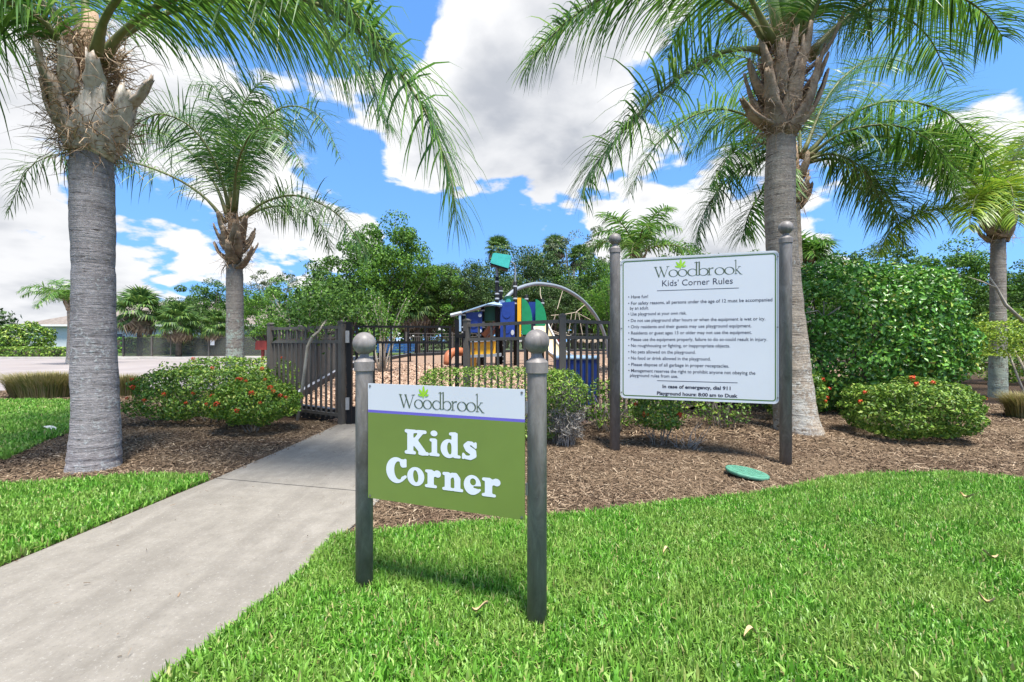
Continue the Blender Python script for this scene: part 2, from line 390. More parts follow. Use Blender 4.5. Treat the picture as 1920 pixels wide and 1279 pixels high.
# the concrete path: slabs with open joints
path = tag(obj('path', MB().add([(x, y, -.004) for x, y in path_L] + [(x, y, -.004) for x, y in reversed(path_R)], [tuple(range(len(path_L) + len(path_R)))[::-1]]), m_soil), kind='structure')
def slab(ylo, yhi, tilt0, tilt1):
    n = 9; top = []; xs = []
    L, R = [], []
    for i in range(n):
        t = i / (n - 1)
        yl = ylo[0] + (yhi[0] - ylo[0]) * t; yr = ylo[1] + (yhi[1] - ylo[1]) * t
        L.append(Vector((lerp_edge(path_L, yl), yl, 0))); R.append(Vector((lerp_edge(path_R, yr), yr, 0)))
    v, f = [], []
    cols = 8
    for i in range(n):
        for k in range(cols + 1):
            p = L[i].lerp(R[i], k / cols); v.append((p.x, p.y, .034 - (.004 if i in (0, n - 1) or k in (0, cols) else 0)))
    for i in range(n - 1):
        for k in range(cols):
            a = i * (cols + 1) + k; f.append((a, a + 1, a + cols + 2, a + cols + 1))
    rim = [k for k in range(cols + 1)] + [i * (cols + 1) + cols for i in range(1, n)] + [(n - 1) * (cols + 1) + k for k in range(cols - 1, -1, -1)] + [i * (cols + 1) for i in range(n - 2, 0, -1)]
    b = len(v); v += [(v[k][0], v[k][1], -.05) for k in rim]
    for i in range(len(rim)):
        j = (i + 1) % len(rim); f.append((rim[i], b + i, b + j, rim[j]))
    o = obj('slab', MB().add(v, f), m_conc, path)
    return o
jt = [(-2.9, -2.9), (-.6, -.9), (1.35, 1.02), (3.89, 3.52), (6.52, 6.5)]
# widths of the joints about 12 mm
js = [(-2.98, -2.98), (.55, .2), (3.884, 3.50), (6.5, 6.5)]
for a, b in zip(js, js[1:]):
    slab((a[0] + .008, a[1] + .008), (b[0] - .008, b[1] - .008), 0, 0)

# ------------------------------------------------------------------ grass and mulch (uncountable)
def scatter(poly, dens, seed, win=None):
    r = np.random.default_rng(seed)
    xs, ys = zip(*poly); x0, x1, y0, y1 = min(xs), max(xs), min(ys), max(ys)
    if win: x0, x1, y0, y1 = max(x0, win[0]), min(x1, win[1]), max(y0, win[2]), min(y1, win[3])
    n = int((x1 - x0) * (y1 - y0) * dens)
    x, y = r.uniform(x0, x1, n), r.uniform(y0, y1, n)
    k = in_poly(x, y, poly); return x[k], y[k], r
def grass(name, parts, label):
    Vs, Qs, Ts, o0 = [], [], [], 0
    for poly, dens, win, hlo, hhi, wd, z, seed in parts:
        x, y, r = scatter(poly, dens, seed, win); n = len(x)
        p = np.stack([x, y, np.full(n, z)], 1)
        patch = sdf_grid_noise(p, 11, 2.5)[:, None]
        h = r.uniform(hlo, hhi, (n, 1)) * (1 + .22 * patch)
        az = r.uniform(0, 6.283, (n, 1)); ln = r.uniform(.05, .9, (n, 1)) ** 1.2
        d = np.concatenate([np.cos(az), np.sin(az), np.zeros((n, 1))], 1)
        az2 = az + r.uniform(.9, 2.2, (n, 1)); s = np.concatenate([np.cos(az2), np.sin(az2), np.zeros((n, 1))], 1)
        up = np.array([[0, 0, 1.0]])
        w_ = wd * r.uniform(.7, 1.3, (n, 1)) * .5
        mid = p + up * h * .62 * np.sqrt(1 - .45 * ln) + d * h * ln * .35
        tip = p + up * h * (1 - .55 * ln) + d * h * ln * .95
        V = np.stack([p - s * w_ * .8, p + s * w_ * .8, mid + s * w_, mid - s * w_, tip], 1).reshape(-1, 3)
        i = np.arange(n)[:, None] * 5 + o0
        Vs.append(V); Qs.append(i + np.array([0, 1, 2, 3])); Ts.append(i + np.array([3, 2, 4])); o0 += n * 5
    o = obj(name, np_mesh(name, np.concatenate(Vs), [np.concatenate(Qs), np.concatenate(Ts)]), m_blade)
    return tag(o, label, 'grass', kind='stuff')
lawn_r2 = [(x + (.075 if i > len(lawn_edge) else 0), y + (.05 if i < len(lawn_edge) else 0)) for i, (x, y) in enumerate(lawn_right)]
lawn_l2 = [(x - (.08 if i >= len(left_edge) - 1 and x > -8 else 0), y) for i, (x, y) in enumerate(lawn_left)]
grass('lawn_grass', [(lawn_r2, 21000, (-1.4, 2.3, 1.15, 4.2), .035, .078, .0062, .01, 1),
                     (lawn_r2, 16000, (2.3, 6.2, 1.6, 4.2), .04, .085, .0068, .01, 2),
                     (lawn_r2, 2500, (-1.9, 8.5, -1.5, 1.6), .05, .1, .012, .01, 3)], 'bright green lawn of broad blades around the front sign')
grass('lawn_grass', [(lawn_l2, 9500, (-6.5, -2.5, 1.2, 4.1), .045, .09, .0085, .01, 4),
                     (lawn_left, 1500, (-9, -2.5, -1.5, 1.2), .05, .1, .014, .01, 5)], 'small green lawn left of the concrete path')
grass('lawn_grass', [(lawn_far, 2600, (-14, -5, 4.2, 9.3), .045, .09, .015, .02, 6)], 'green lawn patch behind the big palm trunk on the far left')

def chips(name, parts, mat, label, cat, zf=lambda x, y: 0 * x):
    Vs, Qs, o0 = [], [], 0
    for poly, dens, win, llo, lhi, wd, z, seed in parts:
        x, y, r = scatter(poly, dens, seed, win); n = len(x)
        p = np.stack([x, y, z + zf(x, y) + r.uniform(0, .018, n)], 1)
        az = r.uniform(0, 6.283, n); el = r.normal(0, .28, n)
        t = np.stack([np.cos(az) * np.cos(el), np.sin(az) * np.cos(el), np.sin(el)], 1)
        s = norm(np.cross(t, np.stack([r.normal(0, .35, n), r.normal(0, .35, n), np.ones(n)], 1))); u = np.cross(s, t)
        L = (llo + (lhi - llo) * r.random((n, 1)) ** 2) * .5; w_ = wd * r.uniform(.4, 1.4, (n, 1)) * .5
        th = w_ * .5
        e0, e1 = p - t * L, p + t * L + s * w_ * r.normal(0, .8, (n, 1))
        k0, k1 = r.uniform(.3, 1, (n, 1)), r.uniform(.3, 1, (n, 1))
        V = np.stack([e0 - s * w_ * k0, e0 + u * th, e0 + s * w_ * k0, e1 - s * w_ * k1, e1 + u * th, e1 + s * w_ * k1], 1).reshape(-1, 3)
        i = np.arange(n)[:, None] * 6 + o0
        Vs.append(V); Qs.append(np.concatenate([i + np.array([0, 1, 4, 3]), i + np.array([1, 2, 5, 4])])); o0 += n * 6
    return tag(obj(name, np_mesh(name, np.concatenate(Vs), [np.concatenate(Qs)]), mat), label, cat, kind='stuff')
mnd = np.vectorize(mound)
chips('mulch', [(bed_right, 6000, (-1.0, 3.2, 2.7, 5.2), .02, .10, .0075, .012, 21), (bed_right, 2600, (3.2, 7.5, 3.2, 6.5), .025, .11, .010, .012, 22),
                (bed_right, 1100, (-1, 9, 5.2, 9.5), .03, .1, .014, .012, 23)], m_chip, 'brown shredded bark mulch under the rules sign', 'mulch', mnd)
chips('mulch', [(bed_left, 3200, (-6.2, -2.4, 3.6, 6.7), .02, .08, .011, .012, 24), (bed_left, 700, (-12, -4, 6.5, 10.8), .03, .1, .016, .012, 25)],
      m_chip, 'brown bark mulch bed around the big left palm', 'mulch')
chips('play_mulch', [(play_poly, 900, (-5, 6, 6, 12), .04, .11, .03, .03, 26), (play_poly, 260, (-7, 9, 12, 20), .05, .14, .04, .03, 27)],
      m_pchip, 'pinkish wood chips covering the playground', 'wood chips', np.vectorize(play_z))

# ------------------------------------------------------------------ lettering
def marching(fn, x0, x1, y0, y1, n):
    """flat mesh of the region fn<0, in the (x, y) plane"""
    xs = np.arange(x0, x1 + n, n); ys = np.arange(y0, y1 + n, n)
    X, Y = np.meshgrid(xs, ys, indexing='ij'); Fv = fn(X, Y)
    idx, V, Fc = {}, [], []
    def vid(key, p):
        if key not in idx: idx[key] = len(V); V.append(p)
        return idx[key]
    for i in range(len(xs) - 1):
        for j in range(len(ys) - 1):
            cs = [(i, j), (i + 1, j), (i + 1, j + 1), (i, j + 1)]
            f4 = [Fv[c] for c in cs]
            if min(f4) >= 0: continue
            poly = []
            for k in range(4):
                a, b = cs[k], cs[(k + 1) % 4]; fa, fb = f4[k], f4[(k + 1) % 4]
                if fa < 0: poly.append(vid(a, (xs[a[0]], ys[a[1]])))
                if (fa < 0) != (fb < 0):
                    t = fa / (fa - fb)
                    poly.append(vid((a, b) if a < b else (b, a), (xs[a[0]] + (xs[b[0]] - xs[a[0]]) * t, ys[a[1]] + (ys[b[1]] - ys[a[1]]) * t)))
            if len(poly) > 2: Fc.append(tuple(poly))
    return V, Fc
def cap(X, Y, x0, y0, x1, y1, r0, r1=None):
    r1 = r0 if r1 is None else r1
    dx, dy = x1 - x0, y1 - y0; t = np.clip(((X - x0) * dx + (Y - y0) * dy) / (dx * dx + dy * dy + 1e-9), 0, 1)
    return np.hypot(X - x0 - t * dx, Y - y0 - t * dy) - (r0 + (r1 - r0) * t)
def ell(X, Y, cx, cy, rx, ry, rot=0):
    c, s = math.cos(rot), math.sin(rot); x, y = X - cx, Y - cy
    x, y = x * c + y * s, -x * s + y * c
    return (np.hypot(x / rx, y / ry) - 1) * min(rx, ry)
def vstem(X, Y, x, hw, y0, y1): return np.maximum(np.abs(X - x) - hw, np.maximum(y0 - Y, Y - y1))
def smin(k, *a):
    o = a[0]
    for b in a[1:]:
        h = np.clip(.5 + .5 * (b - o) / k, 0, 1); o = b * (1 - h) + o * h - k * h * (1 - h)
    return o
def pl(X, Y, pts, rad):
    return np.minimum.reduce([cap(X, Y, *pts[i], *pts[i + 1], rad[i], rad[i + 1]) for i in range(len(pts) - 1)])
K_ = .05
def fat_K(X, Y): return smin(K_, vstem(X, Y, .26, .135, .07, .93), cap(X, Y, .08, .07, .44, .07, .07), cap(X, Y, .08, .93, .46, .93, .07), cap(X, Y, .36, .44, .72, .88, .08, .09), cap(X, Y, .58, .93, .90, .93, .07), cap(X, Y, .46, .52, .80, .13, .145, .13), cap(X, Y, .68, .07, 1.0, .07, .07))
def fat_i(X, Y): return np.minimum(smin(K_, vstem(X, Y, .25, .13, .06, .66), cap(X, Y, .06, .06, .44, .06, .06), cap(X, Y, .08, .63, .28, .64, .06)), ell(X, Y, .23, .90, .165, .115))
def fat_d(X, Y): return smin(.03, np.maximum(ell(X, Y, .35, .35, .35, .37), -ell(X, Y, .39, .36, .105, .235, .08)), vstem(X, Y, .60, .13, .06, .98), cap(X, Y, .42, .93, .62, .95, .06), cap(X, Y, .6, .06, .80, .06, .06))
def fat_s(X, Y): return smin(.03, pl(X, Y, [(.47, .56), (.38, .65), (.26, .64), (.17, .54), (.26, .42), (.42, .32), (.45, .19), (.33, .09), (.17, .09), (.09, .16)], [.06, .07, .085, .10, .13, .13, .11, .085, .07, .06]), cap(X, Y, .52, .66, .52, .50, .045), cap(X, Y, .06, .06, .07, .22, .045))
def fat_C(X, Y):
    ring = np.maximum(ell(X, Y, .43, .5, .43, .53), -ell(X, Y, .53, .5, .19, .37, .05))
    ring = np.maximum(ring, -np.maximum(.60 - X, np.abs(Y - .47) - .21))
    return smin(.04, ring, ell(X, Y, .70, .80, .12, .17), cap(X, Y, .80, .95, .80, .70, .05), cap(X, Y, .70, .19, .80, .27, .07, .06))
def fat_o(X, Y): return np.maximum(ell(X, Y, .37, .35, .37, .38), -ell(X, Y, .37, .36, .11, .245, .12))
def fat_r(X, Y): return smin(K_, vstem(X, Y, .25, .135, .06, .68), cap(X, Y, .06, .06, .46, .06, .06), cap(X, Y, .07, .65, .28, .66, .06), cap(X, Y, .34, .50, .50, .60, .08, .10), ell(X, Y, .55, .57, .135, .14))
def fat_n(X, Y): return smin(.04, vstem(X, Y, .24, .13, .06, .68), cap(X, Y, .06, .06, .42, .06, .06), cap(X, Y, .07, .65, .27, .66, .06), pl(X, Y, [(.30, .50), (.44, .63), (.58, .61), (.65, .50)], [.06, .085, .11, .13]), vstem(X, Y, .66, .13, .06, .5), cap(X, Y, .52, .06, .85, .06, .06))
def fat_e(X, Y):
    b = np.maximum(ell(X, Y, .36, .35, .36, .38), -ell(X, Y, .39, .47, .125, .135, .1))
    b = np.maximum(b, -cap(X, Y, .44, .275, .95, .255, .035, .10)); return smin(.03, b, cap(X, Y, .60, .12, .68, .19, .05, .04))
def thin_o(X, Y): return np.maximum(ell(X, Y, .31, .31, .31, .335), -ell(X, Y, .31, .31, .225, .30, .12))
def thin_W(X, Y): return np.minimum.reduce([cap(X, Y, .10, .93, .40, .03, .05), cap(X, Y, .40, .03, .62, .80, .022), cap(X, Y, .52, .93, .84, .03, .05), cap(X, Y, .84, .03, 1.14, .93, .022), cap(X, Y, .0, .96, .24, .94, .02), cap(X, Y, .44, .96, .62, .94, .02), cap(X, Y, 1.02, .94, 1.26, .97, .02)])
def thin_d(X, Y): return np.minimum.reduce([np.maximum(ell(X, Y, .31, .31, .31, .335), -ell(X, Y, .33, .31, .24, .295, .1)), cap(X, Y, .58, .06, .58, 1.20, .042), cap(X, Y, .46, 1.17, .60, 1.25, .02), cap(X, Y, .58, .05, .72, .02, .022)])
def thin_b(X, Y): return np.minimum.reduce([np.maximum(ell(X, Y, .38, .31, .31, .335), -ell(X, Y, .36, .31, .24, .295, -.1)), cap(X, Y, .11, .06, .11, 1.20, .042), cap(X, Y, -.02, 1.17, .13, 1.25, .02)])
def thin_r(X, Y): return np.minimum.reduce([cap(X, Y, .13, .03, .13, .60, .042), cap(X, Y, .02, .60, .15, .65, .02), cap(X, Y, .0, .02, .27, .02, .02), pl(X, Y, [(.15, .48), (.27, .61), (.40, .62)], [.02, .03, .05])])
def thin_k(X, Y): return np.minimum.reduce([cap(X, Y, .13, .03, .13, 1.20, .042), cap(X, Y, .0, 1.17, .15, 1.25, .02), cap(X, Y, .0, .02, .27, .02, .02), cap(X, Y, .15, .30, .48, .62, .02), cap(X, Y, .38, .64, .62, .64, .02), cap(X, Y, .22, .36, .58, .0, .045), cap(X, Y, .58, .0, .78, -.06, .03, .015)])
def leafshape(X, Y):
    o = None
    for cx, cy, a, L, wd in [(.5, .30, 90, .72, .21), (.46, .26, 128, .62, .19), (.55, .26, 55, .62, .19), (.42, .2, 163, .46, .17), (.6, .2, 20, .40, .16)]:
        t = math.radians(a); c, s = math.cos(t), math.sin(t)
        x = (X - cx) * c + (Y - cy) * s; y = -(X - cx) * s + (Y - cy) * c
        r = (L * L / 4 + wd * wd / 4) / wd
        q = np.maximum(np.hypot(x - L / 2, y - (r - wd / 2)), np.hypot(x - L / 2, y + (r - wd / 2))) - r
        o = q if o is None else np.minimum(o, q)
    return np.minimum(o, cap(X, Y, .48, .24, .48, .06, .10, .02))
GLY = dict(K=(fat_K, 1.1, 1.05), i=(fat_i, .52, 1.1), d=(fat_d, .9, 1.05), s=(fat_s, .62, .8), C=(fat_C, .9, 1.1), o=(fat_o, .78, .8), r=(fat_r, .72, .8), n=(fat_n, .95, .8), e=(fat_e, .76, .8))
THIN = dict(W=(thin_W, 1.3, 1.05), o=(thin_o, .66, .7), d=(thin_d, .78, 1.3), b=(thin_b, .75, 1.3), r=(thin_r, .5, .75), k=(thin_k, .85, 1.3))
class Board:
    """a flat sign face: lower left corner L, unit u along it, thickness t"""
    def __init__(s, L, R, zb):
        s.o = Vector((L[0], L[1], zb)); d = Vector((R[0] - L[0], R[1] - L[1], 0)); s.W = d.length; s.u = d.normalized()
        s.n = Vector((s.u.y, -s.u.x, 0))           # towards the camera
    def pt(s, u, v, t=0): return s.o + s.u * u + Vector((0, 0, v)) + s.n * t
    def flat(s, V, Fc, t): return MB().add([s.pt(u, v, t) for u, v in V], Fc)
    def plate(s, u0, u1, v0, v1, t0, t1):
        v = [s.pt(u, v_, t) for t in (t0, t1) for u, v_ in ((u0, v0), (u1, v0), (u1, v1), (u0, v1))]
        return MB().add(v, [(3, 2, 1, 0), (4, 5, 6, 7), (0, 1, 5, 4), (1, 2, 6, 5), (2, 3, 7, 6), (3, 0, 4, 7)])
def glyph(bd, parent, table, ch, u, v, sx, sy, t, mat, res=.022):
    fn, wd, ht = table[ch]
    V, Fc = marching(fn, -.1, wd + .1, -.12, ht + .1, res)
    return obj('letter', bd.flat([(u + a * sx, v + b * sy) for a, b in V], Fc, t), mat, parent)
def put_logo(bd, parent, us, base, h, leaf, t):
    for ch, u, sx in us: glyph(bd, parent, THIN, ch, u, base, sx, h, t, m_logo, .016)
    V, Fc = marching(leafshape, -.1, 1.1, -.05, 1.15, .03)
    u0, v0, s_ = leaf
    obj('leaf_emblem', bd.flat([(u0 + a * s_, v0 + b * s_) for a, b in V], Fc, t + .0006), m_logoleaf, parent)
def text_line(bd, parent, txt, u, v, wd, size, t, mat, bold=0, name='lettering'):
    cu = bpy.data.curves.new('txt', 'FONT'); cu.body = txt; cu.size = size; cu.offset = bold; cu.resolution_u = 3
    to = bpy.data.objects.new('txt', cu); COL.objects.link(to)
    dg = bpy.context.evaluated_depsgraph_get(); me = bpy.data.meshes.new_from_object(to.evaluated_get(dg))
    bpy.data.objects.remove(to); bpy.data.curves.remove(cu)
    me.name = name
    xs = [q.co.x for q in me.vertices]; x0, x1 = min(xs), max(xs); k = wd / (x1 - x0)
    for q in me.vertices: q.co = bd.pt(u + (q.co.x - x0) * k, v + q.co.y, t)
    me.update()
    if name == 'letter':                       # big enough to tell apart: one object a letter
        import bmesh
        bm = bmesh.new(); bm.from_mesh(me); seen = set(); bpy.data.meshes.remove(me)
        for v0 in bm.verts:
            if v0 in seen: continue
            st, isl = [v0], []
            seen.add(v0)
            while st:
                q = st.pop(); isl.append(q)
                for e in q.link_edges:
                    o2 = e.other_vert(q)
                    if o2 not in seen: seen.add(o2); st.append(o2)
            ix = {q: i for i, q in enumerate(isl)}
            fs = {f for q in isl for f in q.link_faces}
            obj('letter', MB().add([q.co for q in isl], [tuple(ix[q] for q in f.verts) for f in fs]), mat, parent)
        bm.free(); return
    return tag(obj(name, me, mat, parent), kind='stuff')
def sharp(me, a=32):
    smoothall(me); me.set_sharp_from_angle(angle=math.radians(a)); return me
def sign_post(parent, x, y, r, top, ballr, neck):
    """round post with a collar cap and a ball"""
    zc = top - ballr * 2
    p = obj('post', smoothall(MB().lathe([(r, -.12), (r, zc - neck - .052), (r, zc - neck - .05)], (x, y, 0), 28).mesh('post')), m_post, parent)
    prof = [(r + .003, zc - neck - .05), (r + .006, zc - neck - .048), (r + .006, zc - neck - .004), (r + .003, zc - neck), (r * .62, zc - .012), (r * .52, zc - .004), (r * .52, zc + .012)]
    obj('cap', sharp(MB().lathe(prof, (x, y, 0), 32).mesh('cap')), m_post, p)
    bp = [(ballr * math.sin(a), top - ballr - ballr * math.cos(a)) for a in np.linspace(.02, math.pi - .02, 16)]
    obj('ball_finial', smoothall(MB().lathe(bp, (x, y, 0), 28).mesh('ball')), m_post, p)
    return p

# --- front sign
s1 = empty('name_sign', (-.31, 2.05, 0), 'olive and white Kids Corner sign between two short ball-topped posts', 'sign')
sign_post(s1, -.714, 2.20, .041, 1.243, .055, .028)
sign_post(s1, .104, 1.896, .041, 1.250, .053, .028)
b1 = Board((-.680, 2.150), (.052, 1.878), .46)
BW, BH = b1.W, .54
obj('panel', b1.plate(0, BW, 0, .404, -.006, 0), m_green_sign, s1)
obj('panel', b1.plate(0, BW, .4165, BH, -.006, 0), m_white_sign, s1)
obj('stripe', b1.plate(0, BW, .404, .4165, -.006, .0), m_purple, s1)
obj('backing', b1.plate(.002, BW - .002, .002, BH - .002, -.012, -.0061), m_white_sign, s1)
CH = .112
for ch, u, ur, v in [('K', .202, .330, .2265), ('i', .331, .384, .228), ('d', .389, .488, .228), ('s', .492, .565, .226)]:
    glyph(b1, s1, GLY, ch, u, v, (ur - u) / {'K': 1.07, 'i': .5, 'd': .86, 's': .57}[ch], CH, .0012, m_letter_w)
for ch, u, ur, v in [('C', .103, .213, .090), ('o', .217, .306, .088), ('r', .309, .391, .0855), ('n', .397, .500, .083), ('e', .503, .584, .081), ('r', .588, .675, .0785)]:
    glyph(b1, s1, GLY, ch, u, v, (ur - u) / {'C': .85, 'o': .74, 'r': .69, 'n': .91, 'e': .72}[ch], CH, .0012, m_letter_w)
put_logo(b1, s1, [('W', .172, .067), ('o', .253, .076), ('o', .298, .076), ('d', .346, .072), ('b', .394, .072), ('r', .441, .064), ('o', .470, .076), ('o', .514, .076), ('k', .560, .052)], .4365, .062, (.273, .481, .058), .0012)
for u, v in [(.012, BH - .012), (BW - .012, BH - .014), (.012, .012), (BW - .012, .012)]:
    V = [(u + .0055 * math.cos(a), v + .0055 * math.sin(a)) for a in np.linspace(0, 6.283, 11)[:-1]]
    obj('screw', b1.flat(V, [tuple(range(10))], .002), m_screw, s1)
for vz in (.10, .44):
    obj('bracket', b1.plate(BW + .001, BW + .03, vz, vz + .05, -.02, -.008), m_screw, s1)

# --- rules sign
s2 = empty('rules_sign', (1.85, 4.59, 0), 'large white playground rules board between two tall ball-topped posts', 'sign')
sign_post(s2, 1.097, 4.85, .053, 2.349, .063, .036)
sign_post(s2, 2.604, 4.33, .053, 2.342, .064, .036)
b2 = Board((1.150, 4.8315), (2.550, 4.3486), .597)
BW, BH = b2.W, 1.469
def rrect(u0, u1, v0, v1, r, k=6):
    o = []
    for cx, cy, a0 in ((u1 - r, v0 + r, -90), (u1 - r, v1 - r, 0), (u0 + r, v1 - r, 90), (u0 + r, v0 + r, 180)):
        for i in range(k + 1):
            a = math.radians(a0 + 90 * i / k); o.append((cx + r * math.cos(a), cy + r * math.sin(a)))
    return o
R0 = rrect(0, BW, 0, BH, .045); n0 = len(R0)
mb = MB(); v = [b2.pt(u, q, .0) for u, q in R0] + [b2.pt(u, q, -.01) for u, q in R0]
mb.add(v, [tuple(range(n0)), tuple(range(2 * n0 - 1, n0 - 1, -1))] + [(i, i + n0, (i + 1) % n0 + n0, (i + 1) % n0) for i in range(n0)])
obj('panel', mb, m_white_sign, s2)
for a, b_, mt, tt in ((.024, .034, m_trim, .0012), (.010, .024, m_white_sign, .004), (0.0, .010, m_white_sign, .006)):
    if mt is m_white_sign and a == 0.0:
        A, B = rrect(a, BW - a, a, BH - a, .045 - a), rrect(b_, BW - b_, b_, BH - b_, max(.012, .045 - b_))
    elif mt is m_trim: A, B = rrect(a, BW - a, a, BH - a, .03), rrect(b_, BW - b_, b_, BH - b_, .022)
    else: continue
    V = A + B
    Fc = [(i, (i + 1) % n0, (i + 1) % n0 + n0, i + n0) for i in range(n0)]
    obj('border_line' if mt is m_trim else 'rim', b2.flat(V, Fc, tt), mt, s2)
put_logo(b2, s2, [('W', .343, .118), ('o', .484, .150), ('o', .572, .150), ('d', .664, .150), ('b', .760, .150), ('r', .853, .125), ('o', .917, .150), ('o', 1.005, .150), ('k', 1.098, .088)], 1.262, .112, (.546, 1.332, .110), .0012)
T = .0012
text_line(b2, s2, "Kids' Corner Rules", .422, 1.168, .66, .088, T, m_text, name='letter')
obj('rule_line', b2.plate(.371, 1.136, 1.121, 1.126, .0005, T), m_text, s2)
rules = [("\u2022 Have fun!", .081, 1.052, .202), ("\u2022 For safety reasons, all persons under the age of 12 must be accompanied", .081, .985, 1.345),
         ("by an adult.", .100, .933, .19), ("\u2022 Use playground at your own risk.", .081, .872, .575), ("\u2022 Do not use playground after hours or when the equipment is wet or icy.", .081, .803, 1.285),
         ("\u2022 Only residents and their guests may use playground equipment.", .081, .737, 1.165), ("\u2022 Residents or guest ages 13 or older may not use the equipment.", .082, .672, 1.168),
         ("\u2022 Please use the equipment properly, failure to do so could result in injury.", .082, .604, 1.30), ("\u2022 No roughhousing or fighting, or inappropriate objects.", .082, .540, .975),
         ("\u2022 No pets allowed on the playground.", .082, .474, .66), ("\u2022 No food or drink allowed in the playground.", .082, .408, .80), ("\u2022 Please dispose of all garbage in proper receptacles.", .083, .341, .965),
         ("\u2022 Management reserves the right to prohibit anyone not obeying the", .083, .277, 1.197), ("playground rules from use.", .100, .227, .475)]
for t_, u, v, wd in rules: text_line(b2, s2, t_, u, v, wd, .047, T, m_text, .0004)
obj('rule_line', b2.plate(.372, 1.125, .191, .196, .0005, T), m_text, s2)
text_line(b2, s2, 'In case of emergency, dial 911', .425, .120, .637, .048, T, m_text, .0016)
text_line(b2, s2, 'Playground hours: 8:00 am to Dusk', .370, .048, .755, .048, T, m_text, .0016)
for u, v in [(.012, BH - .06), (BW - .012, BH - .06), (.012, .735), (BW - .012, .735), (.012, .06), (BW - .012, .06)]:
    V = [(u + .008 * math.cos(a), v + .008 * math.sin(a)) for a in np.linspace(0, 6.283, 11)[:-1]]
    obj('screw', b2.flat(V, [tuple(range(10))], .0085), m_screw, s2)

# ------------------------------------------------------------------ fences and gate
def fence_run(fe, pts, z0, hts, mat, spacing=.112, picket=.025, rail=(.034, .044), post=.078, ends=(1, 1), alt=True, posth=1.46, rails=True):
    """posts at pts, three rails, pickets; hts = (bottom, mid, top) rail heights"""
    pm = MB().box((0, 0, posth / 2 - .05), (post, post, posth + .1)).mesh('post'); pm.materials.append(mat)
    cm = MB().box((0, 0, 0), (post + .012, post + .012, .018)); cm.prism([(-post / 2, .009), (post / 2, .009), (.006, .024), (-.006, .024)], post); cm = cm.mesh('cap'); cm.materials.append(mat)
    zs = z0 if hasattr(z0, '__len__') else [z0] * len(pts)
    full = MB().box((0, 0, (hts[0] + hts[2]) / 2 - .02), (picket, picket, hts[2] - hts[0] + .06)).mesh('picket'); full.materials.append(mat)
    short = MB().box((0, 0, (hts[0] + hts[1]) / 2 - .02), (picket, picket, hts[1] - hts[0] + .06)).mesh('picket'); short.materials.append(mat)
    for i, (x, y) in enumerate(pts):
        a = pts[max(i - 1, 0)]; b = pts[min(i + 1, len(pts) - 1)]
        rz = math.atan2(b[1] - a[1], b[0] - a[0])
        if (i == 0 and not ends[0]) or (i == len(pts) - 1 and not ends[1]): continue
        po = rot_part('post', pm, mat, fe, (x, y, zs[i]), rz)
        c = obj('post_cap', cm, mat, po, (0, 0, posth + .009)); 
    for i in range(len(pts) - 1):
        A, B = Vector((*pts[i], zs[i])), Vector((*pts[i + 1], zs[i + 1])); d = B - A; L = d.length; d /= L; rz = math.atan2(d.y, d.x)
        e = post / 2 + .002
        for h in hts:
            obj('rail', MB().bar(A + d * e + Vector((0, 0, h)), B - d * e + Vector((0, 0, h)), rail[0], rail[1]), mat, fe)
        n = max(1, round(L / spacing))
        for k in range(1, n):
            q = A + d * (L * k / n)
            rot_part('picket', short if (alt and k % 2) else full, mat, fe, q, rz)
HT = (.15, 1.19, 1.395)
fA = empty('fence', (-3.1, 6.8, 0), 'grey aluminium fence panel left of the black gate', 'fence')
fence_run(fA, [(-3.87, 7.3), (-2.40, 6.42)], 0, HT, m_fence)
fB = empty('fence', (.2, 6.1, .05), 'grey aluminium fence right of the gate, behind the clipped hedge', 'fence')
fence_run(fB, [(-.655, 6.6), (.635, 5.72), (1.95, 6.75), (3.3, 7.8), (4.6, 8.9)], [.03, .055, .06, .06, .06], HT, m_fence)
fC = empty('fence', (-5.0, 12, 0), 'long side fence of close grey pickets running back beside the playground', 'fence')
zc = lambda y: .0125 * max(0, y - 6.5)
sp = [(-3.90, 7.42), (-4.42, 9.5), (-4.92, 11.5), (-5.42, 13.5), (-5.92, 15.5), (-6.36, 18)]
fence_run(fC, sp, [zc(y) for x, y in sp], HT, m_fence, .11, ends=(0, 1))
fD = empty('fence', (0, 36, .35), 'distant grey picket fence along the back of the playground', 'fence')
sp = [(-6.4, 27.5), (-4.0, 30.5), (-1.4, 33.5), (1.5, 36), (5, 36.2), (8.5, 36.4), (12, 36.6)]
fence_run(fD, sp, [zc(y) for x, y in sp], HT, m_fence, .16, .022)
# black border timbers round the play surface
m_timber = paint('border_black', G(.02, .02, .022), .6, .15); m_timber_top = paint('border_grey_top', G(.22, .23, .26), .6, .1)
def border(pts, label):
    e = empty('play_border', (*pts[0], 0), label, 'border')
    for a, b in zip(pts, pts[1:]):
        A, B = Vector((*a, zc(a[1]) + .09)), Vector((*b, zc(b[1]) + .09)); d = (B - A).normalized() * .006
        t = obj('timber', MB().bar(A + d, B - d, .10, .2), m_timber, e)
        obj('top_strip', MB().bar(A + d + Vector((0, 0, .104)), B - d + Vector((0, 0, .104)), .094, .008), m_timber_top, t)
border([(-2.62, 6.72), (-3.2, 7.08), (-3.78, 7.42), (-4.30, 9.5), (-4.80, 11.5), (-5.3, 13.5), (-5.8, 15.5), (-6.3, 18), (-6.2, 27.2), (-3.8, 30.1), (-1.2, 33), (1.6, 35.5), (5, 35.7), (8.5, 35.9), (12, 36.1)], 'black kerb edging with grey top around the wood chips')
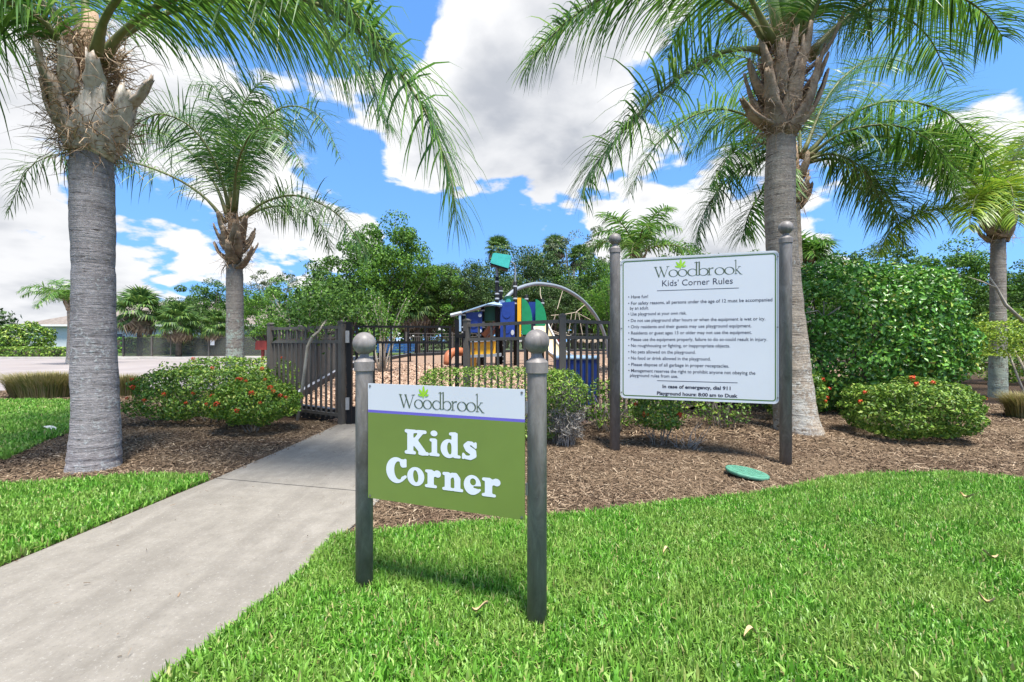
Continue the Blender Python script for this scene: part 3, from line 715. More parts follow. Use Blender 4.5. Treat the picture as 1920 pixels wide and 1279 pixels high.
# gate
gt = empty('gate', (-1.55, 6.5, 0), 'black metal picket gate closed across the end of the path', 'gate')
gA, gB = Vector((-2.30, 6.44, 0)), Vector((-.80, 6.62, 0)); gd = (gB - gA).normalized(); grz = math.atan2(gd.y, gd.x)
hp = MB().box((0, 0, .72), (.075, .075, 1.50)).mesh('post'); lp = MB().box((0, 0, .74), (.062, .062, 1.54)).mesh('post')
rot_part('hinge_post', hp, m_black, gt, gA + gd * .0, grz); rot_part('latch_post', lp, m_black, gt, gB, grz)
s_, e_ = gA + gd * .10, gB - gd * .10
for h, th in ((1.405, .03), (1.18, .034), (.135, .034)):
    obj('rail', MB().bar(s_ + Vector((0, 0, h)), e_ + Vector((0, 0, h)), .026, th), m_black, gt)
for q in (s_, e_): rot_part('stile', MB().box((0, 0, .77), (.034, .034, 1.30)), m_black, gt, q, grz)
fullp = MB().box((0, 0, .77), (.023, .023, 1.26)).mesh('picket'); shortp = MB().box((0, 0, .655), (.023, .023, 1.04)).mesh('picket')
n = 11
for k in range(1, n): rot_part('picket', shortp if k % 2 else fullp, m_black, gt, s_.lerp(e_, k / n), grz)
rot_part('kick_plate', MB().box((0, 0, .16), (.15, .02, .24)), m_black, gt, gA + gd * .12 - Vector((0, .03, 0)), grz)
m_hinge = paint('hinge_grey', G(.28, .28, .28), .45, .1)
for h in (.32, 1.26): rot_part('hinge', MB().box((0, 0, h), (.05, .02, .17)), m_hinge, gt, gA + gd * -.01 - Vector((0, .05, 0)), grz)
rot_part('latch', MB().box((0, 0, 1.27), (.13, .05, .05)).box((.05, 0, 1.30), (.03, .07, .09)), m_black, gt, gB + gd * .06 - Vector((0, .04, 0)), grz)

# ------------------------------------------------------------------ valve box lid
vb = empty('valve_lid', P(1400, 898, 3.97), 'round green plastic utility lid lying tilted in the mulch', 'lid')
vb.location = (2.05, 3.97, .05); vb.rotation_euler = (math.radians(1), math.radians(8), 0)
m_lid = paint('lid_green', G(.085, .25, .17), .6, .18, scale=30)
prof = [(.150, -.02), (.172, -.012), (.175, .010), (.168, .016), (.155, .017)]
obj('rim', smoothall(MB().lathe(prof, n=32).mesh('rim')), m_lid, vb, (0, 0, 0))
mb = MB().lathe([(.154, .006), (.154, .0195)], n=32)
for i in range(-4, 5):
    for k in range(-4, 5):
        if i * i + k * k < 17: mb.box((i * .032, k * .032, .0205), (.018, .007, .004), (i + k) % 2 * 1.57)
obj('cover', mb, m_lid, vb, (0, 0, 0))

# ------------------------------------------------------------------ plants: materials
def palm_stops(y): return y
m_frond = leaf_mat('palm_leaflet', [(0, G(.035, .10, .018)), (.5, G(.095, .225, .032)), (.85, G(.18, .34, .055)), (1, G(.32, .44, .11))], .4, .38, spec=.5)
m_frond_d = leaf_mat('palm_leaflet_deep', [(0, G(.022, .07, .014)), (.5, G(.06, .155, .026)), (.85, G(.12, .25, .042)), (1, G(.22, .34, .08))], .3, .38, spec=.5)
m_frond_y = leaf_mat('palm_leaflet_yellow', [(0, G(.10, .20, .02)), (.5, G(.22, .36, .03)), (1, G(.42, .48, .06))], .35, .4, spec=.45)
m_rachis = noise_mat('palm_rachis', G(.10, .13, .04), G(.20, .19, .08), 9, .5, .1)
m_fibre = leaf_mat('palm_fibre', [(0, G(.12, .07, .035)), (.5, G(.32, .215, .13)), (1, G(.54, .42, .30))], .1, .8)
mm = Mat('leaf_base'); v_ = mm.vec(False); oi = mm('ShaderNodeObjectInfo')
mp = mm('ShaderNodeMapping', {'Vector': v_, 'Scale': (9, 9, 1.6)}); n0 = mm.noise(mp.outputs[0], 2.2, 6, .7, .5); n1 = mm.noise(v_, 16, 6, .65)
c0 = mm.ramp(n0, [(.24, G(.20, .14, .10)), (.42, G(.50, .44, .38)), (.75, G(.70, .66, .61))])
c0 = mm.mix(mm('ShaderNodeMapRange', {'Value': n1, 'From Min': .52, 'From Max': .66, 'To Min': 0, 'To Max': .8}).outputs[0], c0, G(.16, .10, .06))
c0 = mm.mix(mm('ShaderNodeMath', {0: oi.outputs['Random'], 1: .55}, operation='MULTIPLY').outputs[0], c0, G(.24, .165, .11))
mm.set(Base_Color=c0, Roughness=.85, Specular_IOR_Level=.2); mm.bump(n0, .5, .02); m_boot = mm.m
m_boot_brown = noise_mat('leaf_base_brown', G(.12, .075, .045), G(.42, .325, .235), 7, .9, .7, .02, 7, .2, .28, .7, fine=30)
# ringed trunk with pale lichen
def trunk_mat(name, dark, light, lichen, lich_amt, ring=26):
    m = Mat(name); v = m.vec(False)
    mp = m('ShaderNodeMapping', {'Vector': v, 'Scale': (1.4, 1.4, ring)})
    n0 = m.noise(mp.outputs[0], 1.0, 7, .72, .5); n1 = m.noise(v, 5, 6, .7); n2 = m.noise(v, 30, 6, .75)
    mv = m('ShaderNodeMapping', {'Vector': v, 'Scale': (34, 34, 5)}); n3 = m.noise(mv.outputs[0], 1.0, 5, .7)
    mc = m('ShaderNodeMapping', {'Vector': v, 'Scale': (7, 7, 62)}); n4 = m.noise(mc.outputs[0], 1.0, 5, .6, .6)
    z = m('ShaderNodeSeparateXYZ', {0: v}).outputs['Z']
    avg = m('ShaderNodeMath', {0: m('ShaderNodeMath', {0: n0, 1: .68}, operation='MULTIPLY').outputs[0], 1: m('ShaderNodeMath', {0: n2, 1: .32}, operation='MULTIPLY').outputs[0]}, operation='ADD').outputs[0]
    avg = m('ShaderNodeMath', {0: m('ShaderNodeMath', {0: avg, 1: .82}, operation='MULTIPLY').outputs[0], 1: m('ShaderNodeMath', {0: n3, 1: .18}, operation='MULTIPLY').outputs[0]}, operation='ADD').outputs[0]
    c = m.ramp(avg, [(.36, dark), (.5, tuple((a + b) / 2 for a, b in zip(dark, light))), (.64, light)])
    c = m.mix(m('ShaderNodeMapRange', {'Value': n1, 'From Min': .48, 'From Max': .68, 'To Min': 0, 'To Max': .55}).outputs[0], c, tuple(x * .72 for x in dark[:3]) + (1,))
    c = m.mix(m('ShaderNodeMapRange', {'Value': n2, 'From Min': .55, 'From Max': .70, 'To Min': 0, 'To Max': .55}).outputs[0], c, tuple(min(1, x * 1.3) for x in light[:3]) + (1,))
    lz = m('ShaderNodeMapRange', {'Value': z, 'From Min': .1, 'From Max': 2.4, 'To Min': lich_amt, 'To Max': -.03}).outputs[0]
    lf = m('ShaderNodeMath', {0: m('ShaderNodeMath', {0: n2, 1: lz}, operation='ADD').outputs[0], 1: n1}, operation='ADD').outputs[0]
    lm = m('ShaderNodeMapRange', {'Value': lf, 'From Min': 1.17, 'From Max': 1.27, 'To Min': 0, 'To Max': .85}).outputs[0]
    c = m.mix(lm, c, lichen)
    crk = m('ShaderNodeMapRange', {'Value': n4, 'From Min': .40, 'From Max': .33, 'To Min': 0, 'To Max': .9}).outputs[0]
    c = m.mix(crk, c, G(.055, .045, .04))
    c = m.mix(m('ShaderNodeMapRange', {'Value': n2, 'From Min': .36, 'From Max': .28, 'To Min': 0, 'To Max': .8}).outputs[0], c, G(.06, .052, .048))
    m.set(Base_Color=c, Roughness=.9, Specular_IOR_Level=.2)
    h = m('ShaderNodeMath', {0: m('ShaderNodeMath', {0: n0, 1: n2}, operation='ADD').outputs[0], 1: n4}, operation='ADD').outputs[0]
    m.bump(h, .6, .02); return m.m
m_trunkA = trunk_mat('trunk_grey', G(.165, .147, .148), G(.36, .335, .34), G(.38, .39, .39), .17)
m_trunkB = trunk_mat('trunk_lichen', G(.15, .125, .105), G(.33, .30, .265), G(.36, .42, .36), .36)
m_trunkC = trunk_mat('trunk_tan', G(.19, .15, .115), G(.43, .37, .30), G(.44, .43, .39), .22)
m_twig = noise_mat('twig', G(.12, .10, .08), G(.28, .25, .21), 12, .9, .2)
m_bark = noise_mat('bark', G(.05, .042, .035), G(.15, .13, .11), 6, .95, .6, .03)
m_pale_bark = noise_mat('pale_bark', G(.30, .26, .20), G(.48, .43, .35), 8, .85, .3)

# ------------------------------------------------------------------ palms
def frond_mesh(pts, lmax, width, n_side, seed, petiole=.12, droop=1.0, plume=.5, r0=.03):
    """feather leaf along control points; returns (leaflet mesh, rachis mesh)"""
    r = np.random.default_rng(seed)
    C = catmull(pts, 40); A = np.array(C); L = np.concatenate([[0], np.cumsum(np.linalg.norm(np.diff(A, axis=0), axis=1))]); T = L[-1]
    s = np.sort(r.uniform(petiole, .995, n_side * 2)) ; side = np.where(np.arange(n_side * 2) % 2, 1., -1.)[:, None]
    q = s * T; base = np.stack([np.interp(q, L, A[:, k]) for k in range(3)], 1)
    tan = norm(np.stack([np.interp(np.minimum(q + .02 * T, T), L, A[:, k]) - np.interp(np.maximum(q - .02 * T, 0), L, A[:, k]) for k in range(3)], 1))
    lat = norm(np.cross(tan, np.array([0, 0, 1.0])) + 1e-6); upv = np.cross(lat, tan)
    prof = np.clip(1.0 * np.sin(np.clip((s - petiole) / (1 - petiole), 0, 1) ** .75 * math.pi * .93 + .12), .02, 1)[:, None] ** .6
    ln = lmax * prof * r.uniform(.75, 1.15, (len(s), 1))
    fwd = .35 + .9 * s[:, None] ** 3
    d0 = norm(lat * side + tan * fwd + upv * r.normal(.15, plume, (len(s), 1)))
    g = np.array([0, 0, -1.0]); dr = droop * r.uniform(.6, 1.4, (len(s), 1))
    nseg = 4; p = base.copy(); d = d0; w0 = width * (.45 + .55 * prof) * r.uniform(.75, 1.2, (len(s), 1))
    rows = []
    for k in range(nseg + 1):
        t = k / nseg
        wv = norm(np.cross(d, upv + .4 * lat * side + r.normal(0, .05, upv.shape)))
        wd = w0 * [.55, 1, .9, .6, .06][k] * .5
        rows.append(p - wv * wd); rows.append(p + wv * wd)
        p = p + d * ln / nseg; d = norm(d + g * dr * (.22 + .35 * t))
    V = np.stack(rows, 1).reshape(-1, 3); m = 2 * (nseg + 1)
    i = np.arange(len(s))[:, None] * m
    Q = np.concatenate([i + np.array([2 * k, 2 * k + 1, 2 * k + 3, 2 * k + 2]) for k in range(nseg)])
    rad = [r0 * (1 - .9 * k / 39) * (1.0 if k > 6 else 1 + .12 * (6 - k)) for k in range(40)]
    rm = MB().tube(C[::2] + [C[-1]], rad[::2] + [rad[-1]], 6).mesh('rachis', True)
    return np_mesh('frond', V, [Q]), rm
def boot_mesh(ln, wb, wt, thick, flare, curve_, seed, rough_top=.06):
    """old leaf base: a curved clasping sheath, +z along, x across, leaning outwards (-y)"""
    r = random.Random(seed); nz, nx = 9, 6; v, f = [], []
    for lay in (0, 1):
        for i in range(nz):
            t = i / (nz - 1); wd = (wt + (wb - wt) * (1 - t ** 1.3) * (1 + .25 * math.sin(min(1, t * 2.2) * math.pi))) * (1 + r.uniform(-.07, .07))
            if t > .45: wd *= 1 + .12 * math.sin(t * 20 + seed)
            out_ = flare * (math.sin(min(1, t * 1.5) * math.pi / 2) * .75 + .25 * t) 
            th = thick * (1 - .25 * t) * (1 if lay else 0)
            for k in range(nx + 1):
                a = (k / nx - .5); wrap = curve_ * (1 - .5 * t)
                x = wd * math.sin(a * wrap * 2) / max(math.sin(wrap), .2) * .5 if wrap > .05 else wd * a
                y = -out_ + (1 - math.cos(a * 2 * wrap)) * wd * .55 - th + r.uniform(-.006, .006)
                z = ln * t + (r.uniform(-rough_top, rough_top) if i == nz - 1 else 0) - abs(a) * .06 * (1 - t)
                v.append((x, y, z))
    n1 = nz * (nx + 1)
    for i in range(nz - 1):
        for k in range(nx):
            a = i * (nx + 1) + k
            f.append((a, a + 1, a + nx + 2, a + nx + 1)[::-1]); b = a + n1; f.append((b, b + 1, b + nx + 2, b + nx + 1))
    for i in range(nz - 1):
        for e in (0, nx):
            a = i * (nx + 1) + e; f.append((a, a + nx + 1, a + nx + 1 + n1, a + n1) if e else (a, a + n1, a + nx + 1 + n1, a + nx + 1))
    for k in range(nx):
        a = (nz - 1) * (nx + 1) + k; f.append((a, a + n1, a + n1 + 1, a + 1)); f.append((k, k + 1, k + 1 + n1, k + n1))
    return MB().add(v, f).mesh('leaf_base', True)
def fibres(c, rlo, rhi, zlo, zhi, n, ln, seed, wd=.006, wild=1.0):
    r = np.random.default_rng(seed)
    a = r.uniform(0, 6.283, n); rr = r.uniform(rlo, rhi, n)
    p = np.stack([c[0] + rr * np.cos(a), c[1] + rr * np.sin(a), r.uniform(zlo, zhi, n)], 1)
    out_ = np.stack([np.cos(a), np.sin(a), np.zeros(n)], 1)
    d = norm(out_ * r.uniform(.0, 1.0, (n, 1)) + np.array([0, 0, 1.]) * r.normal(.3, .7, (n, 1)) + r.normal(0, .55 * wild, (n, 3)))
    rows = []; L = ln * r.uniform(.4, 1.3, (n, 1))
    for k in range(5):
        wv = norm(np.cross(d, r.normal(0, 1, (n, 3)))) if k == 0 else wv
        w_ = wd * [1, 1, .8, .6, .1][k]; rows += [p - wv * w_ / 2, p + wv * w_ / 2]
        p = p + d * L / 4; d = norm(d + r.normal(0, .35 * wild, (n, 3)) + np.array([0, 0, -.28]))
    V = np.stack(rows, 1).reshape(-1, 3); i = np.arange(n)[:, None] * 10
    return np_mesh('fibre', V, [np.concatenate([i + np.array([2 * k, 2 * k + 1, 2 * k + 3, 2 * k + 2]) for k in range(4)])])
def palm(label, trunk, mt, crown, fronds, boots, lm=m_frond, leaf=.62, wd=.024, ns=105, seed=0, fib=500, boot_l=.75, boot_r=.2, spear=True, plume=.5, group=None, droop=1.0, bmat=None):
    """trunk: list of (x,y,z,r); crown: (x,y,z) where the leaves start; fronds: lists of points"""
    e = empty('queen_palm', (trunk[0][0], trunk[0][1], 0), label, 'palm', group)
    n = 110; C = catmull([Vector(t[:3]) for t in trunk], n)
    zz_ = [t[2] for t in trunk]; R = np.interp([p.z for p in C], zz_, [t[3] for t in trunk])
    r = np.random.default_rng(seed)
    ring = np.repeat(r.uniform(-.02, .02, n // 2 + 1), 2)[:n] + r.normal(0, .003, n)
    sides = 30; v, f = [], []
    for i, p in enumerate(C):
        for k in range(sides):
            a = 2 * math.pi * k / sides
            rr = R[i] * (1 + ring[i] + .012 * math.sin(3 * a + i * .13 + seed) + .008 * math.sin(7 * a + i * .5))
            v.append(p + Vector((math.cos(a) * rr, math.sin(a) * rr, .012 * math.sin(2 * a + i * .21) )))
    for i in range(n - 1):
        for k in range(sides): f.append((i * sides + k, i * sides + (k + 1) % sides, (i + 1) * sides + (k + 1) % sides, (i + 1) * sides + k))
    f.append(tuple((n - 1) * sides + k for k in range(sides)))
    obj('trunk', MB().add(v, f).mesh('trunk', True), mt, e)
    top = C[-1]
    for j, (az, z, ln, wb, fl, tilt) in enumerate(boots):
        me = boot_mesh(ln, wb, wb * .36, .035, fl, .95, seed * 31 + j)
        o = obj('leaf_base', me, bmat or m_boot_brown, e)
        a = math.radians(az); rad = boot_r
        o.matrix_parent_inverse = Matrix.Identity(4)
        o.location = Vector((top.x + math.cos(a) * rad, top.y + math.sin(a) * rad, z)) - e.location
        o.rotation_euler = (math.radians(tilt), math.radians(r.uniform(-9, 9)), a + math.pi / 2)
    if fib:
        z0 = min(b[1] for b in boots) if boots else top.z; z1 = crown[2]
        tag(obj('fibre', fibres((top.x, top.y), boot_r * .85, boot_r * 1.75, z0 + .0, z1 + .05, fib, .40, seed + 5, .009, 1.5), m_fibre, e), kind='stuff')
    core = MB().tube([Vector((top.x, top.y, top.z - .05)), Vector((top.x, top.y, (top.z + crown[2]) / 2)), Vector(crown), Vector(crown) + Vector((0, 0, .35))], [R[-1] * .9, R[-1] * 1.0, R[-1] * .6, .05], 14)
    obj('crown_shaft', core.mesh('crown_shaft', True), m_fibre, e)
    for j, pts in enumerate(fronds):
        me, rm = frond_mesh(pts, leaf, wd, ns, seed * 100 + j, plume=plume, r0=.034, droop=droop)
        o = obj('frond', me, lm, e); obj('rachis', rm, m_rachis, o)
    return e
PP = lambda lst: [P(*q) for q in lst]
def auto_fronds(c, n, L, seed, elev=(75, 20), az0=0, rng_az=360):
    """arching fronds in all directions from c"""
    r = random.Random(seed); o = []
    for i in range(n):
        az = math.radians(az0 + rng_az * i / n + r.uniform(-12, 12)); el = math.radians(elev[0] + (elev[1] - elev[0]) * ((i * .618) % 1) + r.uniform(-6, 6))
        p = Vector(c); pts = [p.copy()]; ln = L * r.uniform(.85, 1.1); st = 6
        for k in range(st):
            d = Vector((math.cos(az) * math.cos(el), math.sin(az) * math.cos(el), math.sin(el))); p = p + d * ln / st; pts.append(p.copy())
            el -= math.radians(r.uniform(14, 24) * (.6 + .16 * k))
        o.append(pts)
    return o
def ring_boots(n, z0, z1, ln, wb, fl, seed, tilt=(4, 16)):
    r = random.Random(seed); o = []
    for i in range(n):
        t = i / max(n - 1, 1)
        o.append((i * 137.5 + r.uniform(-14, 14), z0 + (z1 - z0) * t, ln * r.uniform(.7, 1.15), wb * r.uniform(.8, 1.15), fl * r.uniform(.5, 1.3), r.uniform(*tilt)))
    return o
def tr(lst, depth):      # trunk from (px, py, half width px)
    return [(*P(px, py, depth), hw / F * depth / math.sqrt(1 + ((px - 960) / F) ** 2)) for px, py, hw in lst]

# A: big palm at the left
tA = tr([(177, 905, 58), (177, 880, 56), (179, 840, 52), (180, 780, 48), (178, 700, 46), (177, 600, 44), (176, 500, 42.5), (174, 420, 45), (173, 330, 44), (173, 265, 41)], 4.26)
cA = P(172, 95, 4.26)
frA = [PP(l) for l in (
    [(188, 120, 4.2), (230, 60, 4.1), (310, 5, 3.9), (450, -25, 3.7), (620, 20, 3.5), (760, 150, 3.4), (835, 300, 3.35), (858, 420, 3.35)],
    [(190, 130, 4.3), (225, 75, 4.4), (300, 30, 4.5), (420, 0, 4.7), (560, 30, 4.8), (670, 120, 4.9), (730, 240, 4.9)],
    [(178, 110, 4.1), (205, 20, 3.8), (300, -70, 3.5), (460, -90, 3.3), (620, -20, 3.1), (730, 110, 3.1)],
    [(150, 120, 4.25), (110, 40, 4.2), (40, -30, 4.1), (-80, -60, 4.0), (-220, 20, 3.9), (-320, 160, 3.9)],
    [(155, 120, 4.35), (90, 60, 4.6), (0, 20, 4.9), (-110, 50, 5.1), (-200, 150, 5.2)],
    [(150, 130, 4.2), (70, 30, 3.9), (-40, 0, 3.6), (-160, 70, 3.4), (-230, 190, 3.3)],
    [(165, 100, 4.3), (155, -60, 4.35), (130, -260, 4.4), (60, -420, 4.5), (-60, -480, 4.6)],
    [(165, 110, 4.4), (130, -10, 4.9), (90, -90, 5.6), (60, -80, 6.2), (40, 0, 6.7)])]
zA = tA[-1][2]
btA = [(248, zA - .12, .62, .30, .13, 0), (300, zA - .14, .56, .36, .14, 2), (345, zA - .1, .58, .30, .16, 8), (200, zA - .08, .66, .28, .15, 8), (150, zA - .08, .6, .30, .14, 5), (95, zA - .1, .6, .32, .13, 5), (45, zA - .1, .6, .32, .13, 5),
       (272, zA + .18, .56, .26, .12, 2), (322, zA + .22, .46, .22, .15, 14), (225, zA + .2, .58, .24, .15, 8), (180, zA + .2, .52, .22, .16, 12), (5, zA + .24, .5, .16, .2, 26), (90, zA + .2, .5, .22, .12, 8)]
palm('tall thick grey palm with peeling pale leaf bases, leftmost in front', tA, m_trunkA, cA, frA, btA, leaf=.98, wd=.021, ns=200, seed=1, fib=2000, boot_r=.125, plume=.45, droop=1.2, bmat=m_boot)

# B: slimmer palm further back, beside the parking lot
tB = tr([(441, 745, 21), (441, 690, 18), (441, 600, 17), (440, 520, 16.5), (440, 497, 15)], 10)
cB = P(438, 402, 10)
frB = [PP(l) for l in (
    [(424, 418, 10), (385, 372, 9.9), (330, 335, 9.8), (250, 305, 9.6), (150, 285, 9.4), (60, 310, 9.2), (15, 400, 9.1)],
    [(428, 410, 10), (400, 340, 10.2), (345, 275, 10.4), (285, 245, 10.6), (235, 265, 10.7), (205, 330, 10.8)],
    [(434, 400, 10), (430, 300, 10), (428, 220, 10), (405, 165, 10), (355, 160, 10)],
    [(441, 400, 10), (455, 300, 9.8), (485, 235, 9.6), (540, 200, 9.4), (600, 220, 9.2), (640, 300, 9.1)],
    [(452, 412, 10), (500, 378, 10), (560, 368, 10), (630, 400, 10), (675, 455, 10), (690, 490, 10)],
    [(450, 412, 10.1), (500, 390, 10.5), (550, 390, 11), (600, 420, 11.5), (620, 470, 11.8)],
    [(438, 398, 9.9), (445, 310, 9.3), (475, 250, 8.8), (530, 250, 8.4), (575, 330, 8.1)],
    [(432, 402, 10), (410, 320, 9.6), (365, 245, 9.2), (300, 215, 8.9), (240, 250, 8.7), (215, 320, 8.6)],
    [(440, 398, 10.2), (455, 290, 10.9), (500, 230, 11.6), (550, 230, 12.2), (590, 280, 12.6)],
    [(436, 398, 10.2), (420, 300, 10.9), (390, 230, 11.6), (340, 220, 12.3), (300, 270, 12.8)],
    [(440, 395, 10), (440, 280, 9.9), (455, 200, 9.8), (500, 140, 9.7)])]
palm('slim lichen-spotted palm behind the flowering hedge beside the parking lot', tB, m_trunkB, cB, frB, ring_boots(16, tB[-1][2] - .08, tB[-1][2] + .55, .55, .24, .16, 3, (8, 24)), lm=m_frond_d, leaf=.86, wd=.022, ns=135, seed=2, fib=700, boot_r=.125, plume=.8)

# C: right palm behind the rules board
tC = tr([(1502, 850, 62), (1501, 822, 52), (1492, 780, 43), (1485, 700, 37), (1477, 600, 33), (1467, 480, 31), (1462, 380, 30), (1463, 300, 29), (1465, 240, 27)], 5.7)
cC = P(1478, 75, 5.7)
frC = [PP(l) for l in (
    [(1440, 90, 5.7), (1400, 30, 5.6), (1320, -20, 5.5), (1200, -30, 5.3), (1090, 20, 5.2), (1010, 95, 5.1), (985, 135, 5.1)],
    [(1432, 98, 5.7), (1400, 92, 5.6), (1340, 105, 5.5), (1250, 165, 5.4), (1170, 245, 5.3), (1110, 320, 5.25), (1090, 375, 5.2)],
    [(1520, 100, 5.7), (1580, 40, 5.7), (1660, -10, 5.6), (1760, -20, 5.5), (1840, 20, 5.4), (1880, 70, 5.4)],
    [(1520, 110, 5.8), (1590, 40, 6.1), (1670, 20, 6.4), (1740, 70, 6.7), (1780, 150, 6.9)],
    [(1480, 80, 5.75), (1470, -60, 5.8), (1440, -200, 5.8), (1360, -300, 5.8), (1240, -330, 5.8)],
    [(1500, 80, 5.75), (1540, -60, 5.8), (1620, -170, 5.8), (1730, -200, 5.8)],
    [(1450, 80, 5.6), (1390, -30, 5.3), (1300, -130, 5.0), (1180, -150, 4.7), (1080, -90, 4.5)],
    [(1490, 80, 5.9), (1500, -20, 6.6), (1510, -60, 7.3), (1520, -30, 8)],
    [(1450, 90, 5.9), (1400, 10, 6.5), (1340, -10, 7.1), (1280, 40, 7.6), (1250, 110, 7.9)],
    [(1500, 85, 5.6), (1560, -40, 5.2), (1660, -120, 4.9), (1780, -110, 4.6)])]
zc0 = tC[-1][2]
btC = [(262, zc0 - .12, .78, .26, .11, 3), (312, zc0 - .12, .78, .28, .18, 8), (345, zc0 - .08, .78, .24, .22, 12), (220, zc0 - .1, .74, .25, .13, 6), (192, zc0 - .02, .46, .18, .22, 26), (150, zc0, .75, .26, .14, 10), (100, zc0, .75, .26, .14, 10), (40, zc0, .75, .26, .18, 12),
       (282, zc0 + .2, .74, .20, .12, 3), (240, zc0 + .22, .7, .20, .11, 4), (328, zc0 + .22, .72, .20, .19, 10), (0, zc0 + .25, .75, .18, .24, 16), (180, zc0 + .25, .64, .18, .15, 8), (302, zc0 + .48, .64, .15, .15, 6), (258, zc0 + .48, .58, .15, .1, 4), (340, zc0 + .55, .85, .08, .3, 16), (90, zc0 + .45, .55, .18, .1, 8), (215, zc0 + .48, .55, .15, .13, 6)]
pc_ = palm('tall leaning palm with shaggy brown crown, right behind the rules board', tC, m_trunkC, cC, frC, btC, leaf=1.0, wd=.022, ns=170, seed=3, fib=1500, boot_r=.125, plume=.4, droop=1.1)
m_petiole = noise_mat('petiole_green', G(.13, .20, .06), G(.24, .30, .11), 6, .4, .05)
for a, b in (((1462, 90), (1440, -60)), ((1490, 85), (1505, -60)), ((1474, 80), (1466, -70)), ((1505, 90), (1530, -40))):
    obj('petiole', MB().tube([P(a[0], a[1], 5.62), P((a[0] + b[0]) / 2, (a[1] + b[1]) / 2, 5.6), P(*b, 5.55)], [.075, .06, .045], 10).mesh('petiole', True), m_petiole, pc_)

# D: palm straight behind C
tD = tr([(1496, 745, 22), (1495, 700, 19), (1492, 600, 17), (1487, 450, 16), (1485, 385, 15)], 9.2)
cD = P(1489, 300, 9.2)
frD = [PP(l) for l in (
    [(1488, 300, 9.2), (1430, 235, 9.1), (1350, 205, 9.0), (1270, 235, 8.9), (1210, 300, 8.8), (1180, 365, 8.8)],
    [(1488, 305, 9.2), (1430, 300, 9.3), (1370, 330, 9.4), (1320, 400, 9.5), (1305, 455, 9.5)],
    [(1510, 295, 9.2), (1580, 225, 9.0), (1670, 190, 8.8), (1770, 210, 8.6), (1830, 270, 8.5), (1860, 330, 8.5)],
    [(1512, 300, 9.2), (1590, 265, 9.2), (1680, 260, 9.2), (1760, 310, 9.2), (1800, 390, 9.2)],
    [(1510, 305, 9.2), (1570, 300, 9.3), (1640, 340, 9.4), (1680, 400, 9.5), (1695, 460, 9.5)],
    [(1492, 308, 9.2), (1455, 330, 9.0), (1410, 390, 8.8), (1390, 450, 8.7)],
    [(1495, 290, 9.2), (1460, 180, 9.3), (1400, 110, 9.4), (1320, 110, 9.5)],
    [(1505, 290, 9.2), (1560, 170, 9.4), (1640, 110, 9.6), (1730, 130, 9.8)],
    [(1500, 295, 9.4), (1500, 220, 10.2), (1505, 200, 11), (1510, 250, 11.7)],
    [(1505, 295, 9.4), (1580, 230, 10.2), (1650, 230, 10.9), (1710, 290, 11.5)],
    [(1510, 298, 9.1), (1580, 250, 8.7), (1670, 235, 8.4), (1750, 270, 8.2), (1800, 350, 8.1)],
    [(1510, 302, 9.2), (1560, 290, 9.0), (1620, 320, 8.8), (1660, 400, 8.7)],
    [(1490, 300, 9.1), (1440, 270, 8.8), (1380, 280, 8.6), (1330, 350, 8.4)],
    [(1492, 295, 9.4), (1420, 230, 10.2), (1350, 230, 10.9), (1290, 290, 11.4)])]
palm('dark-fronded palm mostly hidden straight behind the tall leaning palm', tD, m_trunkC, cD, frD, ring_boots(14, tD[-1][2] - .08, tD[-1][2] + .6, .6, .24, .14, 5), leaf=1.0, wd=.025, ns=165, seed=4, fib=400, boot_r=.14)

# E: yellow-green palm at the right edge
tE = tr([(1871, 765, 21), (1871, 700, 19), (1871, 600, 17), (1871, 500, 16), (1871, 450, 15)], 9.6)
cE = P(1870, 405, 9.6)
frE = [PP(l) for l in (
    [(1858, 415, 9.6), (1810, 395, 9.6), (1740, 395, 9.5), (1675, 430, 9.4), (1645, 480, 9.3)],
    [(1862, 408, 9.6), (1820, 335, 9.6), (1750, 295, 9.5), (1690, 310, 9.4), (1660, 370, 9.3)],
    [(1866, 405, 9.6), (1845, 315, 9.4), (1790, 255, 9.2), (1720, 250, 9.0)],
    [(1874, 405, 9.6), (1895, 310, 9.4), (1950, 240, 9.2), (2020, 240, 9.0), (2070, 300, 8.9)],
    [(1880, 412, 9.6), (1930, 380, 9.7), (2000, 390, 9.8), (2050, 450, 9.9)],
    [(1868, 412, 9.5), (1850, 370, 9.0), (1830, 370, 8.6), (1815, 430, 8.3)],
    [(1872, 405, 9.7), (1880, 310, 10.2), (1890, 280, 10.8), (1900, 330, 11.4)],
    [(1872, 408, 9.5), (1880, 350, 8.9), (1895, 350, 8.5), (1905, 420, 8.2)])]
palm('yellow-green palm at the right edge behind the low hedge', tE, m_trunkB, cE, frE, ring_boots(12, tE[-1][2] - .05, tE[-1][2] + .35, .42, .22, .12, 6), lm=m_frond_y, leaf=.72, wd=.03, ns=140, seed=5, fib=200, boot_r=.14)

# further palms, small in the picture
def far_palm(label, px, base_py, top_py, depth, L, seed, lm=m_frond, n=11, hw=.17, group=None):
    top = P(px, top_py, depth); b = P(px, base_py, depth); b.z = 0
    t = [(b.x, b.y, -.1, hw * 1.3), (b.x, b.y, .3, hw * 1.1), (b.x + .05, b.y, top.z * .6, hw), (top.x, top.y, top.z - .35, hw * .9)]
    palm(label, t, m_trunkC, top, auto_fronds(top, n, L, seed), ring_boots(8, top.z - .45, top.z - .1, .45, .22, .1, seed), lm=lm, leaf=.6, wd=.045, ns=60, seed=seed, fib=0, boot_r=.13, group=group)
far_palm('feathery young palm over the far house roof at left', 133, 640, 570, 24, 2.3, 41)
far_palm('feathery palm rising just left above the rules board', 1195, 640, 478, 15, 2.2, 42, n=12)
far_palm('small dark palm showing beside the trunk above the big hedge', 1512, 640, 485, 14, 1.1, 43, n=9)

